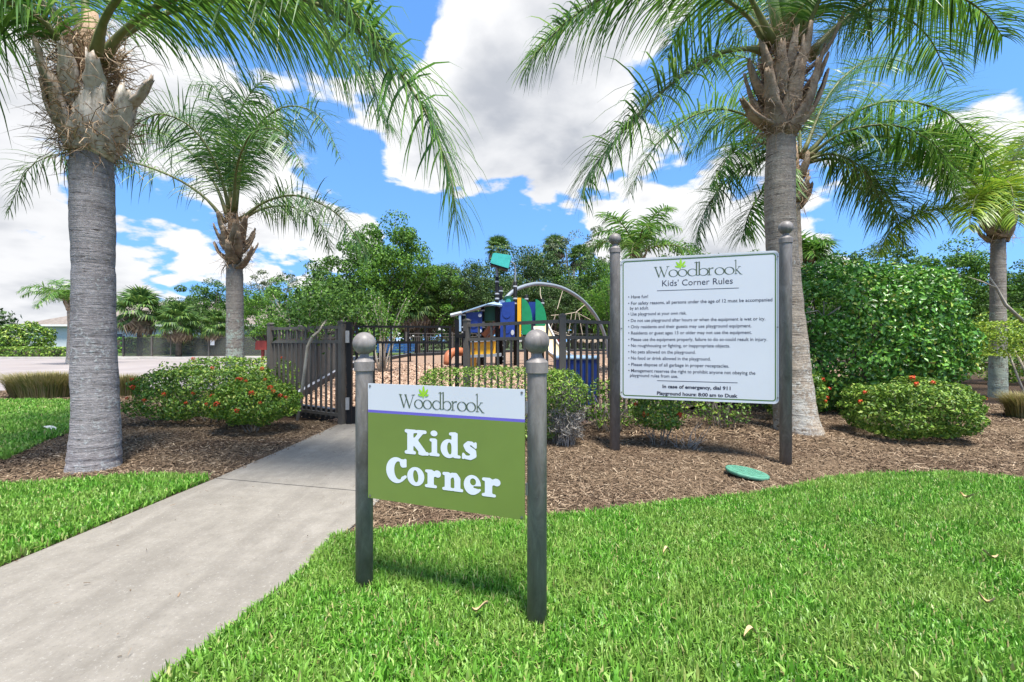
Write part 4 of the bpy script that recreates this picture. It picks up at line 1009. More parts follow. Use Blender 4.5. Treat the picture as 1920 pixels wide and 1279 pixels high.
# ------------------------------------------------------------------ shrubs
m_ixora = leaf_mat('ixora_leaf', [(0, G(.045, .10, .014)), (.45, G(.10, .21, .024)), (.8, G(.20, .34, .04)), (1, G(.38, .44, .07))], .22, .4, spec=.45)
m_box = leaf_mat('hedge_leaf', [(0, G(.05, .10, .015)), (.5, G(.12, .23, .03)), (.85, G(.24, .38, .05)), (1, G(.36, .42, .09))], .25, .45)
m_vib = leaf_mat('viburnum_leaf', [(0, G(.02, .075, .01)), (.45, G(.07, .215, .024)), (.8, G(.15, .36, .042)), (.95, G(.27, .48, .065)), (1, G(.46, .42, .09))], .25, .36, spec=.5)
m_dry = leaf_mat('dry_grass_leaf', [(0, G(.13, .15, .03)), (.5, G(.28, .25, .09)), (1, G(.38, .28, .15))], .2, .7)
m_red = leaf_mat('ixora_flower', [(0, G(.45, .035, .015)), (.6, G(.72, .08, .03)), (1, G(.80, .22, .06))], .25, .5)
m_ygrn = leaf_mat('yellow_hedge_leaf', [(0, G(.10, .20, .015)), (.5, G(.24, .38, .03)), (1, G(.42, .50, .06))], .25, .45)
m_moss = leaf_mat('grey_twigs', [(0, G(.14, .125, .11)), (.5, G(.27, .25, .225)), (1, G(.42, .40, .36))], .05, .9)
m_olive = leaf_mat('dull_leaf', [(0, G(.07, .08, .03)), (.5, G(.15, .16, .06)), (1, G(.24, .22, .11))], .2, .6)
m_ixora_b = leaf_mat('ixora_leaf_bright', [(0, G(.06, .13, .015)), (.45, G(.14, .27, .03)), (.8, G(.26, .42, .05)), (1, G(.44, .48, .08))], .25, .4, spec=.45)  # brighter copy of the ixora leaf colours, for the front bush
def blob_points(c, s, n, seed, lump=.16, top_flat=0, zmin=.12, depth=.22, box=0, lumpf=6):
    """points in the outer shell of a lumpy mound; c centre on the ground, s = half sizes (x,y,height)"""
    r = np.random.default_rng(seed); ex = 2.0 if not box else 2.0 + (1 - box) * 8
    out_p, out_n, got = [], [], 0
    while got < n:
        u = r.uniform(-1.12, 1.12, (n * 3, 3))
        k = 1 + lump * sdf_grid_noise(u * np.array(s) / np.mean(s) * 1.6, seed + 9, lumpf * .7)
        f_ = (np.abs(u) ** ex).sum(1) ** (1 / ex) / k
        keep = (f_ < 1) & (f_ > 1 - depth * r.random(len(u)) ** .7)
        u = u[keep]; g = np.sign(u) * np.abs(u) ** (ex - 1) / np.array([s[0], s[1], s[2] * .5])
        p = u * np.array([s[0], s[1], s[2] * .5]) + np.array([c[0], c[1], s[2] * .5 + zmin])
        kk = p[:, 2] > .04; out_p.append(p[kk]); out_n.append(norm(g[kk])); got += kk.sum()
    return np.concatenate(out_p)[:n], np.concatenate(out_n)[:n]
def stems(c, s, n, seed, mat, parent, r0=.008, name='stem', z0=-.03, spread=.75, kinks=4, frac=(.5, .95)):
    r = random.Random(seed)
    for i in range(n):
        a = r.uniform(0, 6.283); q = Vector((c[0] + math.cos(a) * s[0] * .25 * r.random(), c[1] + math.sin(a) * s[1] * .25 * r.random(), z0)); h = s[2] * r.uniform(*frac)
        e = Vector((c[0] + math.cos(a) * s[0] * spread * r.uniform(.3, 1), c[1] + math.sin(a) * s[1] * spread * r.uniform(.3, 1), h))
        pts = [q.lerp(e, k / kinks) + Vector((r.uniform(-1, 1), r.uniform(-1, 1), 0)) * .03 * (0 < k) for k in range(kinks + 1)]
        obj(name, MB().tube(pts, [r0 * (1 - .6 * k / kinks) for k in range(kinks + 1)], 5).mesh(name, True), mat, parent)
def flower_mesh(seed):
    r = np.random.default_rng(seed); n = 46
    d = norm(r.normal(0, 1, (n, 3)) + np.array([0, 0, .5])); return leaf_mesh('flower_head', d * .032 * r.uniform(.6, 1.2, (n, 1)), d, .026, .6, .5, .1, seed)
fl_me = [flower_mesh(i) for i in range(3)]
for q in fl_me: q.materials.append(m_red)
def shrub(label, c, s, n, leaf, mat, seed, flowers=0, lump=.14, nst=9, cat='shrub', group=None, aspect=.5, box=0, zmin=.08, depth=.28, top=None, name='shrub', fl_face=True, spread=.75, stem_mat=None):
    e = empty(name, (c[0], c[1], 0), label, cat, group)
    p, nn = blob_points(c, s, n, seed, lump, zmin=zmin, depth=depth, box=box)
    tag(obj('foliage', leaf_mesh('foliage', p, nn, leaf, aspect, spread, .12, seed), mat, e), kind='stuff')
    stems(c, s, nst, seed, stem_mat or m_twig, e)
    if flowers:
        r = random.Random(seed); cnt = 0
        pf, nf = blob_points(c, s, 900, seed, lump, zmin=zmin, depth=.02, box=box)
        for i in range(len(pf)):
            if cnt >= flowers: break
            if nf[i][1] < .1 and nf[i][2] > -.3 and pf[i][2] > s[2] * .25:
                o = bpy.data.objects.new('flower_head', fl_me[i % 3]); COL.objects.link(o); o.parent = e
                o.location = Vector(pf[i]) + Vector(nf[i]) * .015 - e.location; k = r.uniform(.55, 1.05); o.scale = (k, k, k); cnt += 1
    return e
shrub('long red-flowered ixora hedge mound right of the big left palm', (-4.42, 6.6, 0), (.92, .5, .66), 9500, .05, m_ixora, 61, 10, box=.75, zmin=.14, lump=.17, group='ixora shrubs')
shrub('round red-flowered ixora bush nearest the gate, left of the path', (-3.34, 5.92, 0), (.56, .46, .55), 7000, .046, m_ixora_b, 62, 15, zmin=.13, group='ixora shrubs')
shrub('rear ixora hedge at the foot of the slim palm', (-4.75, 7.7, 0), (1.0, .55, .83), 6500, .055, m_ixora, 63, 6, box=.75, group='ixora shrubs')
# clipped hedge in front of the fence
shrub('clipped leggy green hedge between the front sign and the fence', (-.20, 5.35, 0), (.88, .36, .84), 9000, .034, m_box, 64, 2, box=.6, lump=.05, nst=22, zmin=.06, depth=.3, cat='hedge', name='hedge')
e = shrub('bare-legged clipped bush in front of the blue trash can', (.56, 5.12, 0), (.30, .30, .52), 2600, .036, m_box, 65, 0, nst=18, zmin=.36, lump=.12, cat='shrub')
pm, nm_ = blob_points((.62, 5.02, 0), (.2, .17, .66), 1500, 66, .25, zmin=.06, depth=.8)
tag(obj('dead_twigs', leaf_mesh('dead_twigs', pm, nm_, .085, .07, 1.2, .02, 66, updir=.2), m_moss, e), kind='stuff')
stems((.62, 5.0, 0), (.24, .2, .7), 16, 67, m_moss, e, .005, 'dead_twig')
pm, nm_ = blob_points((-.2, 5.28, 0), (.86, .34, .62), 2800, 68, .1, zmin=.06, depth=.6)
# under the rules board
shrub('small leggy ixora with bare stems under the rules board', (1.62, 5.05, 0), (.27, .24, .42), 1500, .045, m_ixora, 70, 5, nst=14, zmin=.2, lump=.2)
for i, (x, y, a, h) in enumerate([(1.25, 5.75, .4, .62), (1.95, 5.95, .45, .6), (2.75, 5.95, .45, .66)]):
    shrub(['sparse shrub in the shade below the left end of the rules board', 'sparse twiggy shrub in the shade below the middle of the rules board', 'sparse shrub in the shade between the board and the leaning palm'][i], (x, y, 0), (a, .3, h), 750, .05, m_ixora, 71 + i, 3, nst=16, zmin=.12, lump=.2, depth=.6)
tw = empty('dead_twigs', (1.86, 4.92, 0), 'low dry grey twigs beside the small bush under the board', 'twigs')
stems((1.86, 4.92, 0), (.3, .22, .3), 26, 75, m_moss, tw, .0045, 'twig', spread=1, frac=(.3, 1))
# right side
shrub('neat round green mound bush with few red flowers, right foreground', (4.74, 5.42, 0), (.63, .52, .66), 11000, .046, m_box, 76, 7, box=.92, spread=1.0, lump=.15, zmin=.07)
shrub('red-flowered ixora beside the foot of the leaning palm', (3.98, 6.45, 0), (.42, .42, .78), 3200, .055, m_ixora, 77, 9)
# big hedge with large leaves: the 300 most visible are single leaves
def big_hedge():
    c, s, n, leaf, seed = (5.66, 7.75, 0), (1.74, 1.05, 2.48), 34000, .078, 80
    e = empty('viburnum_hedge', (c[0], c[1], 0), 'large dense dark green hedge of broad glossy leaves, right', 'hedge')
    p, nn = blob_points(c, s, n, seed, .11, zmin=.03, depth=.42, box=.88, lumpf=10)
    hole = np.exp(-(((p[:, 0] - 4.75) / .28) ** 2 + ((p[:, 2] - 1.75) / .16) ** 2)) * (p[:, 1] < 7.4)
    k = hole < .45; p, nn = p[k], nn[k]
    front = np.where((nn[:, 1] < -.45) & (p[:, 2] > .55))[0][:300]
    rest = np.setdiff1d(np.arange(len(p)), front)
    tag(obj('foliage', leaf_mesh('foliage', p[rest], nn[rest], leaf, .55, .75, .1, seed), m_vib, e), kind='stuff')
    lms = []
    for j in range(5):
        w_ = .022 + .003 * j; L = .040 + .004 * j
        mb = MB().add([(0, -L, 0), (w_ * .8, -L * .4, .006), (w_, L * .1, .01), (w_ * .6, L * .6, .004), (0, L, -.012), (-w_ * .6, L * .6, .004), (-w_, L * .1, .01), (-w_ * .8, -L * .4, .006), (0, -L * .4, -.003), (0, L * .1, -.002), (0, L * .6, -.006)],
                      [(0, 1, 8), (1, 2, 9, 8), (2, 3, 10, 9), (3, 4, 10), (4, 5, 10), (5, 6, 9, 10), (6, 7, 8, 9), (7, 0, 8)])
        lms.append(mb.mesh('leaf', True)); lms[-1].materials.append(m_vib)
    r = random.Random(3)
    for j, i in enumerate(front):
        o = bpy.data.objects.new('leaf', lms[j % 5]); COL.objects.link(o); o.parent = e
        nv = (Vector(nn[i]) + Vector((r.gauss(0, .45), r.gauss(0, .45), r.gauss(.25, .4)))).normalized()
        o.location = Vector(p[i]) + Vector(nn[i]) * .04 - e.location
        o.rotation_euler = (nv.to_track_quat('Z', 'Y') @ __import__('mathutils').Quaternion((0, 0, 1), r.uniform(0, 6.28))).to_euler()
    stems(c, (1.4, .8, 2.3), 16, 81, m_bark, e, .02, 'branch', spread=.9)
    for pts in ([(4.85, 7.3, 1.35), (4.78, 6.98, 1.55), (4.70, 6.86, 1.8)], [(4.78, 6.98, 1.55), (4.62, 6.88, 1.66), (4.4, 6.85, 1.62)], [(4.78, 6.98, 1.55), (4.95, 6.85, 1.72)], [(4.6, 7.1, 1.35), (4.5, 6.85, 1.5), (4.32, 6.84, 1.46)]):
        obj('branch', MB().tube(pts, [.016 - .005 * k for k in range(len(pts))], 5).mesh('branch', True), m_twig, e)
    return e
big_hedge()
shrub('green bushy shrub behind the yellow-topped hedge, far right', (14.6, 12.6, 0), (2.6, 1.0, 2.0), 6000, .12, m_ixora, 83, 0, lump=.2)
shrub('green shrub seen between the big hedge and the yellow palm trunk', (10.9, 12.4, 0), (1.5, .9, 1.7), 4500, .11, m_ixora, 84, 0, lump=.2)
# right edge: yellow-topped hedge with pale stems, dry tuft, leaning pale branch
e = shrub('yellow-topped hedge with bare pale stems at the right edge', (11.15, 9.0, 0), (1.95, .7, .72), 8000, .06, m_ygrn, 82, 0, nst=4, zmin=.88, box=.6, cat='hedge', name='hedge')
r = random.Random(5)
for x in (9.95, 10.3, 10.9, 11.5, 12.1):
    for k in range(4):
        a = Vector((x + r.uniform(-.08, .08), 8.75, -.03)); b = Vector((x + r.uniform(-.6, .6), 8.85 + r.uniform(-.2, .2), 1.05))
        obj('stem', MB().tube([a, a.lerp(b, .45) + Vector((r.uniform(-.08, .08), 0, -.06)), b], [.028, .02, .012], 6).mesh('stem', True), m_pale_bark, e)
def tuft(label, c, rad, h, n, seed, mat, name='grass_tuft', wd=.012):
    r = np.random.default_rng(seed); a = r.uniform(0, 6.283, n); rr = np.sqrt(r.random(n)) * rad * .55
    p = np.stack([c[0] + rr * np.cos(a) * 1.0, c[1] + rr * np.sin(a) * .7, np.zeros(n)], 1)
    out_ = np.stack([np.cos(a), np.sin(a) * .7, np.zeros(n)], 1) * (rr / rad)[:, None] + r.normal(0, .12, (n, 3)) * [1, 1, 0]
    L = h * r.uniform(.7, 1.15, (n, 1)); s_ = norm(np.cross(out_ + 1e-6, [0, 0, 1.])); w2 = wd / 2
    m = p + np.array([0, 0, 1.]) * L * .6 + out_ * L * .35; t = p + np.array([0, 0, 1.]) * L * .9 + out_ * L * 1.0
    V = np.stack([p - s_ * w2, p + s_ * w2, m + s_ * w2, m - s_ * w2, t], 1).reshape(-1, 3); i = np.arange(n)[:, None] * 5
    o = obj(name, np_mesh(name, V, [i + np.array([0, 1, 2, 3]), i + np.array([3, 2, 4])]), mat)
    return tag(o, label, 'grass')
e = empty('grass_shrub', (-9.9, 9.6, 0), 'wide brownish clipped ornamental grass clump at the far left', 'shrub')
tf = tuft('x', (-9.9, 9.7), 1.15, .55, 5200, 90, m_dry)
tag(tf, kind='stuff'); tf.parent = e; tf.matrix_parent_inverse = world_of(e).inverted(); tf.name = 'blades'; del tf['label'], tf['category']
e = empty('grass_shrub', (-8.6, 9.8, 0), 'small brownish grass clump peeking out left of the big palm', 'shrub')
tf = tuft('x', (-8.45, 9.9), .5, .5, 1800, 91, m_dry)
tag(tf, kind='stuff'); tf.parent = e; tf.matrix_parent_inverse = world_of(e).inverted(); tf.name = 'blades'; del tf['label'], tf['category']
e = empty('grass_shrub', (8.1, 6.9, 0), 'dry olive grass tuft at the right edge on the mulch', 'shrub')
tf = tuft('x', (8.0, 7.0), .55, .42, 2200, 92, m_dry)
tag(tf, kind='stuff'); tf.parent = e; tf.matrix_parent_inverse = world_of(e).inverted(); tf.name = 'blades'; del tf['label'], tf['category']
tag(obj('fallen_branch', MB().tube([P(1920, 605, 8.6), P(1885, 572, 8.6), P(1868, 540, 8.6), P(1855, 520, 8.6)], [.035, .03, .02, .012], 6).tube([P(1868, 540, 8.6), P(1840, 528, 8.5), P(1815, 520, 8.4)], [.014, .01, .006], 5).mesh('b', True), m_pale_bark), 'bare pale branch slanting in from the right edge', 'branch')
tag(obj('fallen_twig', MB().tube([P(1835, 762, 8.3), P(1860, 768, 8.2), P(1888, 775, 8.0), P(1900, 788, 7.8)], [.02, .022, .018, .012], 6).mesh('t', True), m_pale_bark), 'brown stick lying on the mulch right of the mound bush', 'stick')

# ------------------------------------------------------------------ trees
def tree_mats(i, stops, tr_=.3): return leaf_mat('tree_leaf_%d' % i, stops, tr_, .5, spec=.3)
m_t1 = leaf_mat('oak_leaf_bright', [(0, G(.022, .07, .01)), (.5, G(.08, .20, .022)), (1, G(.19, .36, .04))], .3, .5)
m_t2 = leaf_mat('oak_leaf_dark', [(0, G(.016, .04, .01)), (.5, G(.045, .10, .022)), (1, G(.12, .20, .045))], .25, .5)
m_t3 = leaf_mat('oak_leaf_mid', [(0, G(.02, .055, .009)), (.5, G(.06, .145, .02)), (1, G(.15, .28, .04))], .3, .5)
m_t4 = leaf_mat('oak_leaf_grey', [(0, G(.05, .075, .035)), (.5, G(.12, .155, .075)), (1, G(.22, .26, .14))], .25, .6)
m_t5 = leaf_mat('willowy_leaf', [(0, G(.04, .12, .02)), (.5, G(.11, .28, .03)), (1, G(.24, .42, .05))], .35, .5)
def crown_mesh(seed, w_, h_, n_cl, per, leaf, cr=.16, hang=0, zb=.0, wide=1.0):
    """leaf clumps spread through an uneven crown of half width w_, height h_ (from 0 up)"""
    r = np.random.default_rng(seed); cs = []
    while len(cs) < n_cl:
        u = r.uniform(-1, 1, 3); f_ = np.linalg.norm(u * [1, 1, 1.05])
        k = 1 + .28 * sdf_grid_noise(u[None] * 1.0, seed, 3.5)[0]
        if f_ > k or f_ < .35 * k and r.random() < .7: continue
        if u[2] < -.75: continue
        cs.append(u * [w_, w_, h_ * .5] + [0, 0, h_ * .5 + zb])
    cs = np.array(cs); P_, N_ = [], []
    for c in cs:
        m = int(per * r.uniform(.5, 1.5)); d = norm(r.normal(0, 1, (m, 3))); rad = cr * w_ * r.uniform(.6, 1.5)
        q = c + d * rad * np.array([1.15, 1.15, .7]) * r.uniform(.35, 1, (m, 1)) ** .6
        if hang: q[:, 2] -= hang * r.random(m) ** 2
        P_.append(q); N_.append(d)
    return np.concatenate(P_), np.concatenate(N_), cs
def make_tree_meshes(seed, w_, h_, trunk_h, n_cl=70, per=120, leaf=.17, cr=.2, hang=0, tr0=.2, aspect=.55):
    p, nn, cs = crown_mesh(seed, w_, h_, n_cl, per, leaf, cr, hang, trunk_h)
    cm = leaf_mesh('crown', p, nn, leaf, aspect, .8, .12, seed)
    r = random.Random(seed)
    tm = MB().tube([(0, 0, -.2), (.05, .02, trunk_h * .5), (r.uniform(-.2, .2), 0, trunk_h), (r.uniform(-.3, .3), 0, trunk_h + h_ * .45)], [tr0 * 1.3, tr0, tr0 * .85, tr0 * .35], 9).mesh('trunk', True)
    lm = MB()
    for c in cs[::max(1, len(cs) // 22)]:
        a = Vector((0, 0, trunk_h * r.uniform(.7, 1.1))); b = Vector(c)
        lm.tube([a, a.lerp(b, .5) + Vector((0, 0, -.12 * h_ * r.random())), b], [tr0 * .45, tr0 * .28, tr0 * .07], 5)
    return cm, tm, lm.mesh('limbs', True)
TREES = {}
def tree(kind, label, px, top_py, depth, seed=None, group=None, base_z=.0, scale_w=1.0, rz=0.0, mat=None):
    """kind gives the shared meshes; scaled so that its top meets top_py at that depth"""
    cm, tm, lm, hh, mt = TREES[kind]
    top = P(px, top_py, depth); k = (top.z - base_z) / hh
    e = empty('tree', (top.x, depth, base_z), label, 'tree', group)
    e.scale = (k * scale_w, k * scale_w, k); e.rotation_euler.z = rz
    o = bpy.data.objects.new('crown', cm if mat is None else cm.copy()); COL.objects.link(o); o.parent = e
    if mat: o.data.materials.clear(); o.data.materials.append(mat)
    o['kind'] = 'stuff'
    for nme, me in (('trunk', tm), ('limbs', lm)):
        q = bpy.data.objects.new(nme, me); COL.objects.link(q); q.parent = e
    return e
for kd, args, mt, bk in (('bright', dict(seed=201, w_=3.6, h_=7.8, trunk_h=2.0, n_cl=110, per=175, leaf=.21), m_t1, m_bark),
                     ('dark', dict(seed=202, w_=3.6, h_=7.0, trunk_h=2.2, n_cl=105, per=165, leaf=.2), m_t2, m_bark),
                     ('mid', dict(seed=203, w_=3.2, h_=5.6, trunk_h=1.8, n_cl=90, per=160, leaf=.18), m_t3, m_bark),
                     ('grey', dict(seed=204, w_=3.8, h_=8.0, trunk_h=2.6, n_cl=75, per=95, leaf=.2, cr=.17), m_t4, m_bark),
                     ('willow', dict(seed=205, w_=3.0, h_=7.0, trunk_h=1.5, n_cl=80, per=130, leaf=.3, hang=1.2, aspect=.18), m_t5, m_bark),
                     ('light', dict(seed=206, w_=3.0, h_=5.0, trunk_h=1.6, n_cl=60, per=100, leaf=.16, cr=.19), m_t1, m_pale_bark)):
    cm, tm, lm = make_tree_meshes(**args); cm.materials.append(mt); tm.materials.append(bk); lm.materials.append(bk)
    TREES[kd] = (cm, tm, lm, max(v.co.z for v in cm.vertices), mt)
tree('bright', 'tall bright green oak rising behind the gate and bench', 722, 392, 30, base_z=.2, scale_w=.85)
tree('bright', 'bright bushy tree at the right shoulder of the tall oak', 800, 470, 33, base_z=.2, rz=2)
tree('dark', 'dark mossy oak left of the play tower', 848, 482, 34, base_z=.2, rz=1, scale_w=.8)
tree('mid', 'mid green tree behind the side fence, left of the tall oak', 655, 470, 29, base_z=.2, rz=3)
tree('light', 'light leafy tree above the left fence panel', 575, 520, 20, rz=1.2)
tree('mid', 'tree with loose crown right of the slim palm trunk', 505, 535, 26, rz=4, mat=m_t1)
tree('mid', 'green tree left of the slim palm above the pool fence', 395, 522, 38, rz=2)
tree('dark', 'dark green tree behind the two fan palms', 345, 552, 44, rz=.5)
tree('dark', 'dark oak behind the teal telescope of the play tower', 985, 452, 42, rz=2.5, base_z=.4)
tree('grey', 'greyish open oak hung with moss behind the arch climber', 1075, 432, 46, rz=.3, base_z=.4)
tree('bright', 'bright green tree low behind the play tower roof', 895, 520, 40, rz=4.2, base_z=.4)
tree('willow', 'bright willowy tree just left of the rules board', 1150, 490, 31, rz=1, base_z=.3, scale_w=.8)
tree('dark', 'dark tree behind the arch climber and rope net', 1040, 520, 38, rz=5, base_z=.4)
tree('mid', 'tree peeking out above the middle of the rules board', 1280, 455, 24, rz=1, base_z=.1)
tree('mid', 'tree peeking out above the right end of the rules board', 1400, 470, 26, rz=2, base_z=.1)
tree('mid', 'green tree rising above the left half of the big hedge', 1640, 452, 20, rz=3)
tree('bright', 'green tree rising above the right half of the big hedge', 1770, 448, 21, rz=5)
tree('mid', 'green tree at the right edge behind the yellow palm trunk', 1925, 485, 19, rz=.5)
tree('mid', 'small green tree between the big hedge and yellow palm', 1835, 530, 24, rz=1.5)
tree('grey', 'distant hazy tree at the left edge of the picture', 5, 590, 60, rz=1)
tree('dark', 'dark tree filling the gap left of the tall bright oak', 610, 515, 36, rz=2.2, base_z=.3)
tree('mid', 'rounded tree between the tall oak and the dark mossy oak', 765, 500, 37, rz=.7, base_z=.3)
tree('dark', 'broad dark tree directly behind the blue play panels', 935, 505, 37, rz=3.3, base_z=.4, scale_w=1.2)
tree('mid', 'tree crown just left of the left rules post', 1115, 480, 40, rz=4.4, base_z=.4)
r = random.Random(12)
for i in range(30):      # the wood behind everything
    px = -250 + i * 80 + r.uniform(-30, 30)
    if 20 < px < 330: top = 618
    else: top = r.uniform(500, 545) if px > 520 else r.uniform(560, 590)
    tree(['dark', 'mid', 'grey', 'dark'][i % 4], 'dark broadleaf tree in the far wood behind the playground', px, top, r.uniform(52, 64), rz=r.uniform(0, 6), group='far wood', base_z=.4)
# tall shoots of crape myrtles inside the side fence
def myrtle(label, c, h, n, seed, crown_w, bare, lean=(0, 0)):
    e = empty('crape_myrtle', (*c, 0), label, 'tree')
    r = random.Random(seed); pp = []
    for i in range(n):
        a = r.uniform(0, 6.28); b = Vector((c[0] + r.uniform(-.1, .1), c[1] + r.uniform(-.1, .1), -.05)); w_ = crown_w * r.uniform(.2, 1)
        m_ = b + Vector((math.cos(a) * w_ * .3 + lean[0], math.sin(a) * w_ * .3, bare)); t_ = Vector((c[0] + math.cos(a) * w_ + lean[0] * 1.3, c[1] + math.sin(a) * w_, h * r.uniform(.72, 1)))
        pts = catmull([b, m_, m_.lerp(t_, .5) + Vector((0, 0, .1)), t_], 12)
        obj('stem', MB().tube(pts[::2] + [pts[-1]], [.03 - .0036 * k for k in range(7)], 6).mesh('stem', True), m_pale_bark, e)
        for q in pts[5:]:
            for k in range(26): pp.append(q + Vector((r.gauss(0, .10), r.gauss(0, .10), r.gauss(0, .09))))
    p = np.array([q[:] for q in pp]); tag(obj('crown', leaf_mesh('crown', p, np.random.default_rng(seed).normal(0, 1, p.shape), .085, .5, 1, .1, seed), m_t1, e), kind='stuff')
    return e
myrtle('crape myrtle with upright shoots behind the gate', (-4.4, 15.5), 3.0, 16, 301, 1.1, 1.1)
myrtle('bushy crape myrtle behind the left fence panel', (-5.2, 11.2), 2.35, 14, 302, 1.0, 1.0)
lt = empty('young_tree', (-3.15, 6.72, 0), 'leaning thin pale trunk growing through the left fence panel', 'tree')
pts = [P(560, 760, 6.72), P(566, 735, 6.66), P(572, 690, 6.6), P(577, 650, 6.58), P(586, 632, 6.58), P(598, 622, 6.6), P(612, 600, 6.68)]
obj('trunk', MB().tube([pts[0] + Vector((-.02, 0, -.3))] + pts, [.03, .027, .025, .024, .023, .022, .02, .012], 8).mesh('trunk', True), m_pale_bark, lt)
rr_ = np.random.default_rng(4); q = np.array(pts[-1][:]) + rr_.normal(0, 1, (1500, 3)) * [.33, .3, .2] + [.0, .1, .22]
tag(obj('crown', leaf_mesh('crown', q, rr_.normal(0, 1, q.shape), .07, .5, 1, .1, 5), m_t3, lt), kind='stuff')

# fan palms
def fan_leaf(seed):
    r = random.Random(seed); mb = MB(); n = 22
    mb.tube([(0, 0, 0), (.45, 0, .1), (.8, 0, .08)], [.016, .012, .01], 4)
    for i in range(n):
        a = math.radians(-125 + 250 * i / (n - 1)); L = .78 * (1 - .25 * abs(a) / 2.2) * r.uniform(.9, 1.1)
        d = Vector((math.cos(a), math.sin(a), 0)); s_ = Vector((-math.sin(a), math.cos(a), 0)) * .045; o_ = Vector((.8, 0, .08))
        m_ = o_ + d * L * .6 + Vector((0, 0, .03)); t_ = o_ + d * L + Vector((0, 0, -.2 - .2 * r.random()))
        mb.add([o_, m_ - s_, t_, m_ + s_], [(0, 1, 2, 3)])
    return mb.mesh('fan_frond')
fans = [fan_leaf(i) for i in range(4)]; fans_d = [fan_leaf(i + 10) for i in range(2)]
m_fan = leaf_mat('fan_leaf', [(0, G(.035, .09, .02)), (.5, G(.08, .17, .035)), (1, G(.19, .28, .06))], .25, .5)
m_deadfan = leaf_mat('dead_fan_leaf', [(0, G(.12, .08, .05)), (.5, G(.24, .17, .11)), (1, G(.36, .28, .19))], .15, .8)
for q in fans: q.materials.append(m_fan)
for q in fans_d: q.materials.append(m_deadfan)
def fan_palm(label, px, crown_py, depth, sc_, seed, dead=9, group=None, base_z=0):
    t = P(px, crown_py, depth); e = empty('fan_palm', (t.x, depth, base_z), label, 'palm', group); r = random.Random(seed)
    obj('trunk', MB().tube([(t.x, depth, base_z - .1), (t.x, depth, (t.z + base_z) * .5), t], [.2, .17, .16], 9).mesh('trunk', True), m_bark, e)
    for i in range(30 + dead):
        dd = i >= 30
        el = math.radians(r.uniform(-70, -40) if dd else 80 - 115 * (i / 29) + r.uniform(-8, 8)); az = i * 2.399 + r.uniform(-.2, .2)
        o = bpy.data.objects.new('frond', (fans_d if dd else fans)[i % (2 if dd else 4)]); COL.objects.link(o); o.parent = e
        o.location = t - e.location; o.rotation_euler = (r.uniform(-.3, .3), -el, az); o.scale = (sc_,) * 3
fan_palm('larger fan palm left of centre above the pool fence', 262, 585, 34, 1.35, 401)
fan_palm('fan palm with brown skirt right of the larger fan palm', 335, 605, 33, 1.05, 402, 14)
fan_palm('short fan palm with dead skirt left of the slim palm trunk', 405, 612, 34, .9, 403, 14)
fan_palm('tall fan palm top above the teal telescope', 934, 468, 44, 1.0, 404, 6, base_z=.4)
fan_palm('tall fan palm with brown skirt behind the arch, left one', 1040, 466, 47, 1.05, 405, 14, base_z=.4)
fan_palm('tall fan palm with brown skirt behind the arch, right one', 1088, 484, 45, 1.0, 406, 14, base_z=.4)
fan_palm('fan palm trunk and skirt behind the gate bench, left one', 762, 585, 31, 1.0, 407, 12, base_z=.3)
fan_palm('fan palm trunk and skirt behind the gate bench, right one', 783, 580, 31.5, 1.0, 408, 12, base_z=.3)

# ------------------------------------------------------------------ far left: house, lot, pool fence
m_wall = paint('stucco_pale', G(.50, .54, .56), .85, .04); m_roof = noise_mat('roof_shingle', G(.15, .125, .105), G(.24, .205, .18), 3, .95, .4, .03)
m_fascia = paint('fascia_white', G(.68, .68, .66), .6, .04)
hs = empty('house', (-36, 52, 0), 'single-storey pale house with grey-brown hip roof beyond the parking lot', 'house')
hx0, hx1, hy0, hy1 = -54.5, -22, 50, 62
obj('wall', MB().box(((hx0 + hx1) / 2, (hy0 + hy1) / 2, 1.45), (hx1 - hx0 - 1.2, hy1 - hy0 - 1.2, 2.9)), m_wall, hs)
rf = MB(); e_ = [(hx0, hy0, 2.98), (hx1, hy0, 2.98), (hx1, hy1, 2.98), (hx0, hy1, 2.98), (hx0 + 9, 56, 5.9), (hx1 - 9, 56, 5.9)]
rf.add(e_, [(0, 1, 5, 4), (1, 2, 5), (2, 3, 4, 5), (3, 0, 4), (3, 2, 1, 0)])
ro = obj('roof', rf, m_roof, hs)
obj('fascia', MB().box(((hx0 + hx1) / 2, hy0 - .03, 2.92), (hx1 - hx0 + .1, .05, .2)), m_fascia, hs)
m_pane = paint('window_dark', G(.05, .06, .07), .15, .05)
for x in (-44, -38, -31, -26):
    wv = obj('window', MB().box((x, 50.58, 1.5), (1.7, .08, 1.2)), m_fascia, hs)
    obj('pane', MB().box((x, 50.53, 1.5), (1.5, .04, 1.0)), m_pane, wv)
def long_hedge(label, x0, x1, y, h, d, n, leaf, mat, seed):
    e = empty('hedge', ((x0 + x1) / 2, y, 0), label, 'hedge')
    p, nn = blob_points(((x0 + x1) / 2, y, 0), ((x1 - x0) / 2, d / 2, h), n, seed, .05, zmin=.02, depth=.5, box=.3)
    tag(obj('foliage', leaf_mesh('foliage', p, nn, leaf, .6, .6, .1, seed), mat, e), kind='stuff')
    obj('core', MB().box(((x0 + x1) / 2, y, h * .42), ((x1 - x0) * .93, d * .55, h * .8)), m_bark, e)
long_hedge('low bright hedge along the far side of the lot, left', -42, -29.5, 33.0, .75, 1.6, 5200, .2, m_box, 501)
long_hedge('dark clipped hedge at the house wall, left', -45, -36, 47, 1.6, 1.2, 3000, .25, m_vib, 502)
long_hedge('clipped hedge behind the pool fence, left half', -33, -21.5, 40, 1.75, 1.3, 4600, .22, m_box, 503)
long_hedge('clipped hedge behind the pool fence, right half', -20.8, -13, 40, 1.7, 1.3, 3400, .22, m_vib, 504)
